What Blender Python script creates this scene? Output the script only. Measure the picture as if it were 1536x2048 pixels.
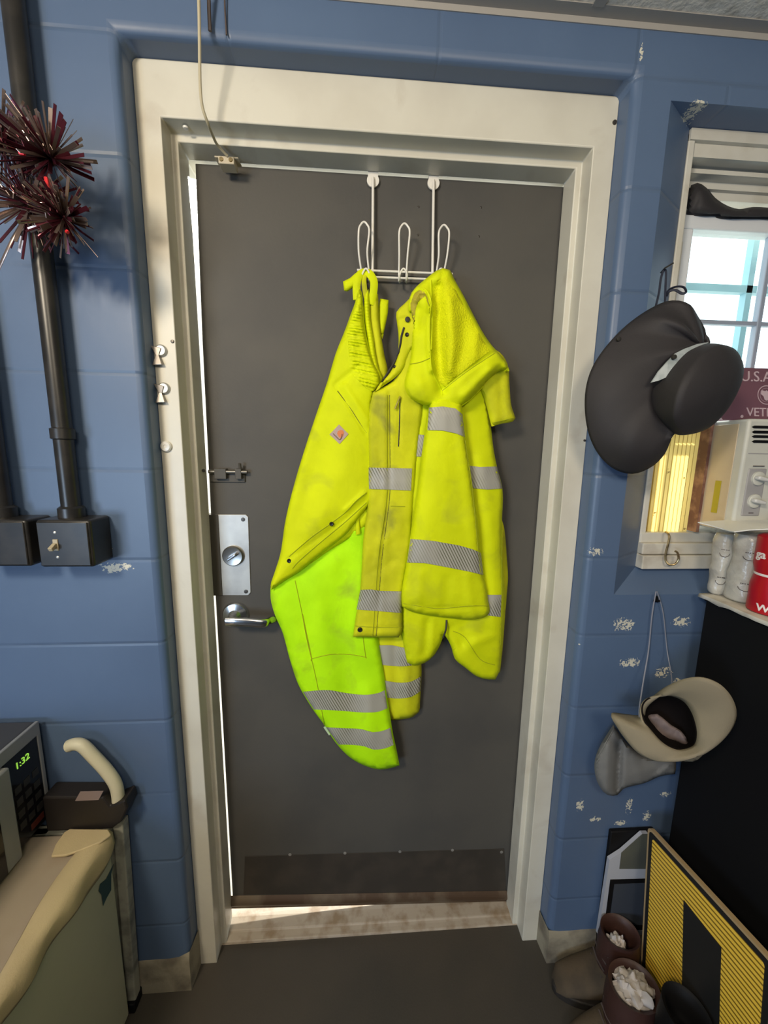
import bpy, bmesh, math, random
import numpy as np
from mathutils import Vector, Matrix, noise
from mathutils.geometry import delaunay_2d_cdt

random.seed(7)
for o in list(bpy.data.objects): bpy.data.objects.remove(o)
S = bpy.context.scene
COL = S.collection

# ------------------------------------------------------------------ camera
CP = Vector((-0.05328, -0.93154, 1.48948)); YAW, PIT, ROL = 0.06792, -0.1598, 0.01577; FPX = 770.0
_f = Vector((math.sin(YAW)*math.cos(PIT), math.cos(YAW)*math.cos(PIT), math.sin(PIT)))
_r0 = Vector((math.cos(YAW), -math.sin(YAW), 0)); _u0 = _r0.cross(_f)
_r = math.cos(ROL)*_r0 + math.sin(ROL)*_u0; _u = -math.sin(ROL)*_r0 + math.cos(ROL)*_u0
cam = bpy.data.cameras.new('camera'); camo = bpy.data.objects.new('camera', cam); COL.objects.link(camo)
cam.sensor_fit = 'VERTICAL'; cam.sensor_height = 24.0; cam.lens = FPX/2048*24.0; cam.clip_start = 0.01
camo.matrix_world = Matrix(((_r.x, _u.x, -_f.x, CP.x), (_r.y, _u.y, -_f.y, CP.y), (_r.z, _u.z, -_f.z, CP.z), (0, 0, 0, 1)))
S.camera = camo
S.view_settings.view_transform = 'Standard'; S.view_settings.look = 'None'; S.view_settings.gamma = 1
S.view_settings.use_curve_mapping = False; S.view_settings.exposure = 0.0

def at(u, v, val, ax=1):
    d = _f + _r*((u-768)/FPX) - _u*((v-1024)/FPX)
    t = (val-CP[ax])/d[ax]
    return CP + d*t

# ------------------------------------------------------------------ light
w = bpy.data.worlds.new('daylight'); S.world = w; w.use_nodes = True
bg = w.node_tree.nodes['Background']; bg.inputs[0].default_value = (0.86, 0.95, 1.0, 1); bg.inputs[1].default_value = 3.2

def area(name, loc, target, sx, sy, power, col):
    l = bpy.data.lights.new(name, 'AREA'); l.shape = 'RECTANGLE'; l.size = sx; l.size_y = sy; l.energy = power; l.color = col
    o = bpy.data.objects.new(name, l); COL.objects.link(o); o.location = loc
    d = Vector(target)-Vector(loc); o.rotation_euler = d.to_track_quat('-Z', 'Y').to_euler()
    return o
area('ceiling_fixture_light', (-0.90, -1.5, 2.29), (0.05, 0.0, 1.3), 0.35, 0.35, 34, (1.0, 0.86, 0.66))
area('second_ceiling_fixture_light', (0.30, -1.9, 2.29), (0.05, 0.0, 1.0), 0.6, 0.6, 20, (1.0, 0.86, 0.66))
area('left_window_daylight', (-1.65, -2.6, 1.05), (0.1, 0.0, 0.75), 0.9, 0.8, 32, (0.58, 0.76, 1.0))
sun = bpy.data.lights.new('sun', 'SUN'); sun.energy = 9.0; sun.angle = 0.02; sun.color = (1, 0.93, 0.8)
suno = bpy.data.objects.new('sun', sun); COL.objects.link(suno); suno.rotation_euler = (math.radians(-62), 0, math.radians(-12))

# ------------------------------------------------------------------ materials
def nt(name):
    m = bpy.data.materials.new(name); m.use_nodes = True
    return m, m.node_tree, m.node_tree.nodes['Principled BSDF']
def N(t, typ, **kw):
    n = t.nodes.new(typ)
    for k, v in kw.items():
        if k == 'op': n.operation = v
        else: setattr(n, k, v)
    return n
def setin(t, sock, v):
    if isinstance(v, bpy.types.NodeSocket): t.links.new(v, sock)
    else: sock.default_value = v
def M_(t, op, a, b=0.0, c=0.0):
    n = N(t, 'ShaderNodeMath', op=op)
    setin(t, n.inputs[0], a); setin(t, n.inputs[1], b); setin(t, n.inputs[2], c)
    return n.outputs[0]
def MIX(t, f, a, b):
    n = N(t, 'ShaderNodeMix'); n.data_type = 'RGBA'
    setin(t, n.inputs[0], f); setin(t, n.inputs[6], a); setin(t, n.inputs[7], b)
    return n.outputs[2]
def rgb(c): return (c[0], c[1], c[2], 1)
def noise_f(t, scale, detail=3.0, vec=None, dist=0.0):
    n = N(t, 'ShaderNodeTexNoise'); n.inputs['Scale'].default_value = scale; n.inputs['Detail'].default_value = detail
    n.inputs['Distortion'].default_value = dist
    if vec is not None: t.links.new(vec, n.inputs['Vector'])
    return n.outputs['Fac']
def ramp(t, f, lo, hi):
    n = N(t, 'ShaderNodeMapRange'); setin(t, n.inputs[0], f); n.inputs[1].default_value = lo; n.inputs[2].default_value = hi
    return n.outputs[0]
def objco(t): return N(t, 'ShaderNodeTexCoord').outputs['Object']
MATS = {}
def mat(name, col, rough=0.6, metal=0.0, col2=None, nscale=12, lo=0.45, hi=0.65, bump=0.0, bscale=200, bdist=0.002, spec=0.5, dirt=None, dscale=3):
    if name in MATS: return MATS[name]
    m, t, b = nt(name); co = objco(t)
    c = rgb(col)
    if col2: c = MIX(t, ramp(t, noise_f(t, nscale, 4, co), lo, hi), rgb(col), rgb(col2))
    if dirt:
        f = M_(t, 'MULTIPLY', ramp(t, noise_f(t, dscale, 6, co, 0.4), 0.58, 0.8), dirt[3])
        c = MIX(t, f, c, rgb(dirt))
    setin(t, b.inputs['Base Color'], c)
    b.inputs['Roughness'].default_value = rough; b.inputs['Metallic'].default_value = metal
    b.inputs['Specular IOR Level'].default_value = spec
    if bump:
        bn = N(t, 'ShaderNodeBump'); bn.inputs['Strength'].default_value = bump; bn.inputs['Distance'].default_value = bdist
        t.links.new(noise_f(t, bscale, 4, co), bn.inputs['Height']); t.links.new(bn.outputs[0], b.inputs['Normal'])
    MATS[name] = m
    return m

def wall_mat():
    m, t, b = nt('blue_painted_block')
    co = objco(t); sx = N(t, 'ShaderNodeSeparateXYZ'); t.links.new(co, sx.inputs[0]); X, Y, Z = sx.outputs
    r = M_(t, 'DIVIDE', M_(t, 'SUBTRACT', Z, 1.234), 0.2032)
    rf = M_(t, 'FLOOR', r); fz = M_(t, 'SUBTRACT', r, rf)
    par = M_(t, 'MODULO', M_(t, 'ADD', rf, 20.0), 2.0)          # row 5 (top) = 1
    xx = M_(t, 'ADD', M_(t, 'DIVIDE', M_(t, 'SUBTRACT', X, 0.101), 0.4064), M_(t, 'MULTIPLY', M_(t, 'SUBTRACT', 1.0, par), 0.5))
    fx = M_(t, 'SUBTRACT', xx, M_(t, 'FLOOR', xx))
    dz = M_(t, 'MULTIPLY', M_(t, 'MINIMUM', fz, M_(t, 'SUBTRACT', 1.0, fz)), 0.2032)
    dx = M_(t, 'MULTIPLY', M_(t, 'MINIMUM', fx, M_(t, 'SUBTRACT', 1.0, fx)), 0.4064)
    nz = noise_f(t, 9, 4, co)
    # heavy paint nearly fills the upright joints, the bed joints stay readable
    jz = ramp(t, dz, 0.006, 0.0); jx = M_(t, 'MULTIPLY', ramp(t, dx, 0.006, 0.0), 0.75)
    top = ramp(t, Z, 2.1, 2.2)
    jx = M_(t, 'MULTIPLY', jx, M_(t, 'ADD', M_(t, 'MULTIPLY', top, 0.85), 0.02))
    j = M_(t, 'MULTIPLY', M_(t, 'MAXIMUM', jz, jx), ramp(t, nz, 0.25, 0.55))
    base = MIX(t, ramp(t, noise_f(t, 2.5, 5, co), 0.35, 0.7), (0.078, 0.124, 0.218, 1), (0.094, 0.148, 0.252, 1))
    base = MIX(t, M_(t, 'MULTIPLY', j, 0.35), base, (0.07, 0.10, 0.15, 1))
    # flaked paint spots
    chips = None
    for (x, z, rx, rz) in CHIPS:
        a = M_(t, 'DIVIDE', M_(t, 'SUBTRACT', X, x), rx); c = M_(t, 'DIVIDE', M_(t, 'SUBTRACT', Z, z), rz)
        d = M_(t, 'ADD', M_(t, 'MULTIPLY', a, a), M_(t, 'MULTIPLY', c, c))
        g = ramp(t, d, 1.0, 0.0)
        chips = g if chips is None else M_(t, 'MAXIMUM', chips, g)
    n2 = noise_f(t, 150, 6, co, 0.8)
    cf = M_(t, 'MULTIPLY', M_(t, 'GREATER_THAN', M_(t, 'ADD', n2, M_(t, 'MULTIPLY', chips, 0.22)), 0.66), M_(t, 'GREATER_THAN', chips, 0.02))
    base = MIX(t, cf, base, (0.62, 0.60, 0.50, 1))
    setin(t, b.inputs['Base Color'], base); b.inputs['Roughness'].default_value = 0.42
    h = M_(t, 'SUBTRACT', M_(t, 'MULTIPLY', noise_f(t, 22, 5, co), 0.35), j)
    h = M_(t, 'SUBTRACT', h, M_(t, 'MULTIPLY', cf, 0.4))
    bn = N(t, 'ShaderNodeBump'); bn.inputs['Strength'].default_value = 0.35; bn.inputs['Distance'].default_value = 0.004
    t.links.new(h, bn.inputs['Height']); t.links.new(bn.outputs[0], b.inputs['Normal'])
    return m
CHIPS = []
for u, v, rx, rz in [(232, 1136, .045, .014), (215, 1098, .02, .007), (1192, 1103, .02, .014), (1248, 1250, .035, .022), (1262, 1325, .035, .016), (1362, 1244, .03, .016),
                     (1325, 1344, .03, .018), (1352, 1362, .02, .01), (1160, 1610, .014, .022), (1190, 1638, .022, .01), (1258, 1612, .012, .03), (1240, 1646, .02, .01), (1294, 1632, .016, .02),
                     (1330, 1588, .02, .012), (1402, 205, .022, .008), (140, 852, .008, .014), (140, 925, .006, .012), (1283, 105, .006, .02), (1160, 1290, .003, .003)]:
    p = at(u, v, -.05); CHIPS.append((p.x, p.z, rx, rz))
M_wall = wall_mat()
M_frame = mat('cream_painted_steel', (0.66, 0.635, 0.54), 0.38, col2=(0.60, 0.57, 0.48), nscale=5, bump=.15, bscale=30, dirt=(.25, .16, .09, .35), dscale=9)
M_white = mat('white_painted_wood', (0.62, 0.60, 0.53), 0.45, col2=(0.54, 0.51, 0.43), nscale=8, bump=.25, bscale=60, dirt=(.2, .13, .07, .6), dscale=12)
M_sash = mat('white_sash', (0.68, 0.70, 0.72), 0.4)
M_door = mat('brown_grey_door_paint', (0.088, 0.083, 0.074), 0.55, col2=(0.074, 0.071, 0.066), nscale=4, bump=.1, bscale=160, spec=.25)
M_kick = mat('worn_kick_plate', (0.040, 0.034, 0.028), 0.5, col2=(0.055, 0.045, 0.036), nscale=14)
M_rust = mat('rusted_sweep', (0.085, 0.050, 0.028), 0.55, .3, col2=(0.16, 0.12, 0.08), nscale=14)
M_thr = mat('scuffed_threshold', (0.42, 0.36, 0.29), 0.5, col2=(0.27, 0.20, 0.13), nscale=22, bump=.3, bscale=60)
M_floor = mat('dark_brown_floor', (0.060, 0.051, 0.040), 0.65, col2=(0.046, 0.041, 0.034), nscale=3, bump=.2, bscale=220)
M_base = mat('scuffed_concrete_foot', (0.30, 0.27, 0.20), 0.8, col2=(0.14, 0.12, 0.09), nscale=13, bump=.5, bscale=70)
M_tile = mat('ceiling_tile', (0.82, 0.76, 0.66), 0.9, col2=(0.62, 0.57, 0.48), nscale=45, lo=.5, hi=.7, bump=.6, bscale=90, bdist=.004)
M_grid = mat('ceiling_grid', (0.36, 0.34, 0.31), 0.5)
M_conc = mat('sunlit_concrete', (0.6, 0.56, 0.48), 0.9)
M_black = mat('black_enamel', (0.006, 0.006, 0.007), 0.6, spec=.15)
M_pipe = mat('black_painted_steel', (0.016, 0.015, 0.014), 0.33, col2=(0.028, 0.025, 0.022), nscale=20)
M_steel = mat('satin_steel', (0.60, 0.59, 0.55), 0.48, 0.75, col2=(0.45, 0.44, 0.42), nscale=10)
M_chrome = mat('brushed_nickel', (0.66, 0.68, 0.72), 0.22, 1.0)
M_dsteel = mat('dark_screw', (0.10, 0.09, 0.08), 0.4, 0.8)
M_brass = mat('old_brass', (0.42, 0.33, 0.18), 0.3, 0.9, col2=(.2, .15, .08), nscale=60)
M_wire = mat('white_coated_wire', (0.78, 0.75, 0.68), 0.35)
M_cable = mat('cream_cable', (0.50, 0.44, 0.30), 0.5)
M_mail = mat('beige_plastic', (0.52, 0.45, 0.33), 0.45)
M_ac = mat('aged_cream_plastic', (0.58, 0.58, 0.52), 0.45, col2=(.52, .52, .46), nscale=6)
M_acside = mat('yellowed_tape', (0.50, 0.40, 0.27), 0.5, col2=(.56, .46, .31), nscale=9)
M_acp = mat('grey_control_plate', (0.34, 0.33, 0.33), 0.5)
M_oldtape = mat('olive_label', (0.40, 0.33, 0.02), 0.5)
M_red = mat('red_canister', (0.42, 0.003, 0.012), 0.35)
M_lim = mat('limewhite_lettering', (0.80, 0.74, 0.72), 0.5)
M_plate = mat('maroon_plate', (0.165, 0.075, 0.10), 0.4)
M_platet = mat('pale_lettering', (0.55, 0.42, 0.46), 0.5)
M_paper = mat('off_white_paper', (0.62, 0.60, 0.54), 0.7, col2=(.45, .43, .38), nscale=20)
M_wrap = mat('plastic_wrapped_white', (0.50, 0.49, 0.44), 0.25, col2=(.36, .34, .30), nscale=18, bump=.7, bscale=35, bdist=.006)
M_ink = mat('dark_ink', (0.08, 0.06, 0.055), 0.6)
M_hat = mat('charcoal_cloth', (0.024, 0.021, 0.023), 0.7, col2=(.019, .017, .019), nscale=7, bump=.15, bscale=500)
M_hatlit = mat('lit_fold_silver', (0.42, 0.46, 0.46), 0.3, col2=(.30, .34, .34), nscale=50)
M_beige = mat('beige_cloth', (0.24, 0.205, 0.14), 0.8, bump=.2, bscale=600)
M_flap = mat('grey_mesh_cloth', (0.17, 0.17, 0.165), 0.8, bump=.2, bscale=400)
M_lining = mat('black_lining', (0.007, 0.005, 0.005), 0.9, spec=.1)
M_tag = mat('mauve_label', (0.17, 0.13, 0.125), 0.7)
M_cord = mat('grey_cord', (0.24, 0.25, 0.30), 0.6)
M_fridge = mat('sage_enamel', (0.42, 0.42, 0.30), 0.45, col2=(.37, .375, .27), nscale=5, dirt=(.42, .40, .3, .4), dscale=6)
M_towel = mat('cream_towel', (0.52, 0.42, 0.24), 0.85, col2=(.45, .36, .21), nscale=5, bump=.3, bscale=350)
M_oldtop = mat('stained_fridge_top', (0.36, 0.30, 0.225), 0.6, col2=(.26, .19, .12), nscale=3.5, lo=.5, hi=.75)
M_mwgrey = mat('grey_microwave_shell', (0.05, 0.05, 0.052), 0.4)
M_glassblk = mat('black_glass', (0.008, 0.008, 0.010), 0.15)
M_grip = mat('cream_grip', (0.60, 0.56, 0.40), 0.5, bump=.2, bscale=90)
M_rail = mat('grey_green_rail', (0.34, 0.34, 0.28), 0.5, col2=(.15, .15, .13), nscale=20)
M_bootb = mat('dark_brown_leather', (0.045, 0.018, 0.014), 0.55, bump=.3, bscale=80)
M_boott = mat('tan_suede', (0.085, 0.062, 0.038), 0.85, col2=(.05, .038, .025), nscale=14, bump=.3, bscale=150)
M_rag = mat('white_rag', (0.50, 0.46, 0.44), 0.85, bump=.5, bscale=70, bdist=.004)
M_signb = mat('sign_black', (0.012, 0.012, 0.012), 0.5)
M_signe = mat('sign_edge', (0.42, 0.30, 0.16), 0.6)
M_teal = mat('dark_teal_mark', (0.02, 0.055, 0.06), 0.6)
M_pic = mat('grey_picture', (0.10, 0.105, 0.085), 0.5, col2=(.07, .075, .07), nscale=9)
M_pfr = mat('white_picture_frame', (0.42, 0.44, 0.50), 0.5)
M_tr = mat('maroon_foil', (0.10, 0.018, 0.03), 0.30, 0.6)
M_ts = mat('bronze_silver_foil', (0.36, 0.27, 0.23), 0.28, 0.8)
M_trb = mat('bright_red_foil', (0.75, 0.03, 0.04), 0.3, 0.3)

_c0 = at(1296, 1652, .722, 0); _c1 = at(1552, 1932, .722, 0); RIBK = (_c1.z-_c0.z)/(_c1.y-_c0.y)
def sign_mat():
    m, t, b = nt('ribbed_yellow_sheeting'); co = objco(t)
    sx = N(t, 'ShaderNodeSeparateXYZ'); t.links.new(co, sx.inputs[0])
    ph_ = M_(t, 'SUBTRACT', sx.outputs[2], M_(t, 'MULTIPLY', sx.outputs[1], RIBK))
    s = M_(t, 'SINE', M_(t, 'MULTIPLY', ph_, 2*math.pi/0.0115))
    f = ramp(t, s, -0.85, -0.1)
    setin(t, b.inputs['Base Color'], MIX(t, f, (0.22, 0.12, 0.01, 1), (0.95, 0.62, 0.07, 1))); b.inputs['Roughness'].default_value = .4
    return m
M_sign = sign_mat()
def accordion_mat():
    m, t, b = nt('yellow_pleated_vinyl'); co = objco(t)
    n = noise_f(t, 60, 5, co)
    sx = N(t, 'ShaderNodeSeparateXYZ'); t.links.new(N(t, 'ShaderNodeNewGeometry').outputs['Position'], sx.inputs[0])
    fr_ = M_(t, 'FRACT', M_(t, 'DIVIDE', M_(t, 'SUBTRACT', sx.outputs[0], .703), .0113))
    ln = M_(t, 'LESS_THAN', fr_, .16)
    ycol = MIX(t, ln, MIX(t, ramp(t, n, .68, .72), (0.85, 0.70, 0.27, 1), (0.22, 0.14, 0.04, 1)), (0.42, 0.30, 0.08, 1))
    setin(t, b.inputs['Base Color'], ycol)
    b.inputs['Roughness'].default_value = .6
    tr = N(t, 'ShaderNodeBsdfTranslucent'); setin(t, tr.inputs[0], ycol); mx = N(t, 'ShaderNodeMixShader'); mx.inputs[0].default_value = .6
    out = t.nodes['Material Output']; t.links.new(b.outputs[0], mx.inputs[1]); t.links.new(tr.outputs[0], mx.inputs[2]); t.links.new(mx.outputs[0], out.inputs[0])
    return m
M_acc = accordion_mat()
def lime_mat(name, c1, c2, dirtamt=.55, knit=False, rib=None):
    m, t, b = nt(name); co = objco(t)
    c = MIX(t, ramp(t, noise_f(t, 9, 5, co), .35, .7), rgb(c1), rgb(c2))
    d = M_(t, 'MULTIPLY', ramp(t, noise_f(t, 11, 7, co, .5), .56, .78), dirtamt)
    c = MIX(t, d, c, (0.20, 0.20, 0.04, 1))
    setin(t, b.inputs['Base Color'], c); b.inputs['Roughness'].default_value = .75
    b.inputs['Specular IOR Level'].default_value = .25
    bn = N(t, 'ShaderNodeBump'); bn.inputs['Strength'].default_value = .55 if not knit else .9; bn.inputs['Distance'].default_value = .003
    h = noise_f(t, 32 if not knit else 260, 5, co)
    t.links.new(h, bn.inputs['Height']); t.links.new(bn.outputs[0], b.inputs['Normal'])
    return m
L1, L2 = (0.68, 0.77, 0.0), (0.58, 0.66, 0.0)
M_lime = lime_mat('hi_vis_lime_shell', L1, L2, .35)
M_lime_cool = lime_mat('hi_vis_lime_cool_lit', (0.52, 0.97, 0.0), (0.43, 0.84, 0.0), .45)  # greener, brighter copy of the shell lime paints cool light on the leg
M_limed = lime_mat('dirty_lime_placket', (0.66, 0.68, 0.008), (0.44, 0.46, 0.008), .9)
M_knit = lime_mat('lime_pile_lining', (0.72, 0.76, 0.0), (0.62, 0.66, 0.0), .2, True)
M_seam = mat('olive_seam', (0.36, 0.40, 0.0), 0.8)
M_snap = mat('black_snap', (0.02, 0.02, 0.018), 0.35, .4)
M_zip = mat('black_zip', (0.02, 0.018, 0.015), 0.6)
M_logo = mat('logo_patch', (0.42, 0.31, 0.27), 0.7)
M_logo_o = mat('logo_orange', (0.62, 0.19, 0.06), 0.7)
def tape_mat():
    m, t, b = nt('segmented_reflective_tape'); co = objco(t)
    sx = N(t, 'ShaderNodeSeparateXYZ'); t.links.new(co, sx.inputs[0])
    a = M_(t, 'ADD', M_(t, 'MULTIPLY', sx.outputs[0], 0.88), M_(t, 'MULTIPLY', sx.outputs[2], 0.47))
    s = M_(t, 'SINE', M_(t, 'MULTIPLY', a, 2*math.pi/0.0062))
    f = M_(t, 'MULTIPLY', ramp(t, s, .1, .75), ramp(t, noise_f(t, 9, 2, co), .38, .6))
    setin(t, b.inputs['Base Color'], MIX(t, f, (0.38, 0.37, 0.32, 1), (0.12, 0.12, 0.07, 1)))
    b.inputs['Roughness'].default_value = .45
    return m
M_tape = tape_mat()
def glass_mat():
    m = bpy.data.materials.new('clear_window_glass'); m.use_nodes = True; t = m.node_tree; t.nodes.clear()
    o = N(t, 'ShaderNodeOutputMaterial'); a = N(t, 'ShaderNodeBsdfTransparent'); g = N(t, 'ShaderNodeBsdfGlossy'); g.inputs['Roughness'].default_value = .02
    a.inputs[0].default_value = (.93, .98, .98, 1)
    mx = N(t, 'ShaderNodeMixShader'); mx.inputs[0].default_value = .06
    t.links.new(a.outputs[0], mx.inputs[1]); t.links.new(g.outputs[0], mx.inputs[2]); t.links.new(mx.outputs[0], o.inputs[0])
    return m
M_glass = glass_mat()
def emis(name, c, s):
    m, t, b = nt(name); b.inputs['Base Color'].default_value = (0, 0, 0, 1)
    b.inputs['Emission Color'].default_value = rgb(c); b.inputs['Emission Strength'].default_value = s
    return m
M_clock = emis('green_clock_digits', (0.35, 0.75, 0.08), .9)
M_bars = mat('pale_blue_bars', (0.30, 0.50, 0.58), 0.5)

# ------------------------------------------------------------------ object helpers
def empty(name, loc, label=None, cat=None, group=None, kind=None):
    o = bpy.data.objects.new(name, None); COL.objects.link(o); o.location = loc; o.empty_display_size = .05
    return tag(o, label, cat, group, kind)
def tag(o, label=None, cat=None, group=None, kind=None):
    if label: o['label'] = label
    if cat: o['category'] = cat
    if group: o['group'] = group
    if kind: o['kind'] = kind
    return o
def worldloc(o):
    p = Vector((0, 0, 0))
    while o is not None: p += o.location; o = o.parent
    return p
def build(bm, name, m, parent=None, smooth=True, bevel=0, seg=2, origin=None, ang=0.6):
    bmesh.ops.recalc_face_normals(bm, faces=bm.faces)
    base = worldloc(parent) if parent else Vector((0, 0, 0))
    org = Vector(origin) if origin is not None else (base if parent else Vector((0, 0, 0)))
    bmesh.ops.translate(bm, vec=-org, verts=bm.verts)
    me = bpy.data.meshes.new(name); bm.to_mesh(me); bm.free(); me.materials.append(m)
    if smooth:
        me.polygons.foreach_set('use_smooth', [True]*len(me.polygons)); me.set_sharp_from_angle(angle=ang)
    o = bpy.data.objects.new(name, me); COL.objects.link(o)
    if parent: o.parent = parent
    o.location = org-base
    if bevel:
        b = o.modifiers.new('edge', 'BEVEL'); b.width = bevel; b.segments = seg; b.limit_method = 'ANGLE'; b.angle_limit = .6
    return o
def bx(bm, x0, x1, y0, y1, z0, z1):
    vs = [bm.verts.new((x, y, z)) for x in (x0, x1) for y in (y0, y1) for z in (z0, z1)]
    for f in ((0, 1, 3, 2), (4, 6, 7, 5), (0, 4, 5, 1), (2, 3, 7, 6), (0, 2, 6, 4), (1, 5, 7, 3)): bm.faces.new([vs[i] for i in f])
    return vs
def box(name, m, parent, x0, x1, y0, y1, z0, z1, bevel=0, **k):
    bm = bmesh.new(); bx(bm, x0, x1, y0, y1, z0, z1); return build(bm, name, m, parent, bevel=bevel, **k)
def spline(pts, n=8, closed=False):
    P = [Vector(p) for p in pts]; out = []; L = len(P)
    rng = range(L) if closed else range(L-1)
    for i in rng:
        if closed: a, b, c, d = P[(i-1) % L], P[i], P[(i+1) % L], P[(i+2) % L]
        else: a, b, c, d = P[max(i-1, 0)], P[i], P[i+1], P[min(i+2, L-1)]
        for k in range(n):
            t = k/n
            out.append(.5*((2*b)+(c-a)*t+(2*a-5*b+4*c-d)*t*t+(3*b-a-3*c+d)*t**3))
    if not closed: out.append(P[-1])
    return out
def tube(bm, pts, r, seg=10, closed=False, cap=True, sq=1.0):
    pts = [Vector(p) for p in pts]; n = len(pts)
    rr = r if hasattr(r, '__len__') else [r]*n
    prev = None; rings = []
    for i, p in enumerate(pts):
        if closed: t = pts[(i+1) % n]-pts[i-1]
        else: t = pts[min(i+1, n-1)]-pts[max(i-1, 0)]
        if t.length < 1e-9: t = Vector((0, 0, 1))
        t.normalize()
        if prev is None:
            a = Vector((0, 1, 0)) if abs(t.y) < .9 else Vector((1, 0, 0)); nn = (a-t*a.dot(t)).normalized()
        else: nn = (prev-t*prev.dot(t)).normalized()
        prev = nn; b = t.cross(nn)
        rings.append([bm.verts.new(p+rr[i]*(math.cos(2*math.pi*k/seg)*nn*sq+math.sin(2*math.pi*k/seg)*b)) for k in range(seg)])
    m = n if closed else n-1
    for i in range(m):
        A, B = rings[i], rings[(i+1) % n]
        for k in range(seg): bm.faces.new((A[k], A[(k+1) % seg], B[(k+1) % seg], B[k]))
    if cap and not closed: bm.faces.new(rings[0][::-1]); bm.faces.new(rings[-1])
def lathe(bm, prof, c, axis, seg=32):
    c = Vector(c); ax = Vector(axis).normalized(); a = Vector((1, 0, 0)) if abs(ax.x) < .9 else Vector((0, 0, 1))
    e1 = (a-ax*a.dot(ax)).normalized(); e2 = ax.cross(e1); rings = []
    for (r, h) in prof:
        if r < 1e-6: rings.append([bm.verts.new(c+ax*h)])
        else: rings.append([bm.verts.new(c+ax*h+r*(math.cos(2*math.pi*k/seg)*e1+math.sin(2*math.pi*k/seg)*e2)) for k in range(seg)])
    for A, B in zip(rings, rings[1:]):
        for k in range(seg):
            k2 = (k+1) % seg
            if len(A) == 1 and len(B) == 1: continue
            if len(A) == 1: bm.faces.new((A[0], B[k], B[k2]))
            elif len(B) == 1: bm.faces.new((A[k], A[k2], B[0]))
            else: bm.faces.new((A[k], A[k2], B[k2], B[k]))
    if len(rings[0]) > 1: bm.faces.new(rings[0][::-1])
    if len(rings[-1]) > 1: bm.faces.new(rings[-1])
def prism(bm, pts, off):
    """pts: planar 3d polygon, off: extrusion vector"""
    off = Vector(off); A = [bm.verts.new(p) for p in pts]; B = [bm.verts.new(Vector(p)+off) for p in pts]; n = len(A)
    bm.faces.new(A); bm.faces.new(B[::-1])
    for i in range(n): bm.faces.new((A[i], B[i], B[(i+1) % n], A[(i+1) % n]))

# cloth pieces: an outline with its own depth, folds, bulge and thickness
def resample(pts, step):
    out = []; n = len(pts)
    for i in range(n):
        a = np.array(pts[i], float); b = np.array(pts[(i+1) % n], float); L = np.hypot(*(b-a)); k = max(1, int(round(L/step)))
        for j in range(k): out.append(a+(b-a)*j/k)
    return np.array(out)
def smooth_outline(pts, sharp_deg=50):
    """rounds soft corners of the outline and keeps hard ones"""
    n = len(pts); out = []
    P = [np.array(p, float) for p in pts]
    def tang(i):
        a = P[i]-P[i-1]; b = P[(i+1) % n]-P[i]
        la, lb = np.hypot(*a), np.hypot(*b)
        c = np.dot(a, b)/(la*lb+1e-9)
        if c < math.cos(math.radians(sharp_deg)): return None
        t = a/la+b/lb; return t/(np.hypot(*t)+1e-9)
    T = [tang(i) for i in range(n)]
    for i in range(n):
        a, b = P[i], P[(i+1) % n]; L = np.hypot(*(b-a)); d = (b-a)/(L+1e-9)
        t0 = T[i] if T[i] is not None else d; t1 = T[(i+1) % n] if T[(i+1) % n] is not None else d
        k = max(1, int(L/8))
        for j in range(k):
            s = j/k; h = s*s*(3-2*s)
            q = (2*s**3-3*s**2+1)*a+(s**3-2*s**2+s)*L*t0+(-2*s**3+3*s**2)*b+(s**3-s**2)*L*t1
            out.append(tuple(q))
    return out
def segdist(q, a, b):
    a = np.array(a, float); b = np.array(b, float); ab = b-a; t = np.clip(((q-a)@ab)/(ab@ab+1e-9), 0, 1)
    return np.hypot(*(q-(a+t[:, None]*ab)).T), t
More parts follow.
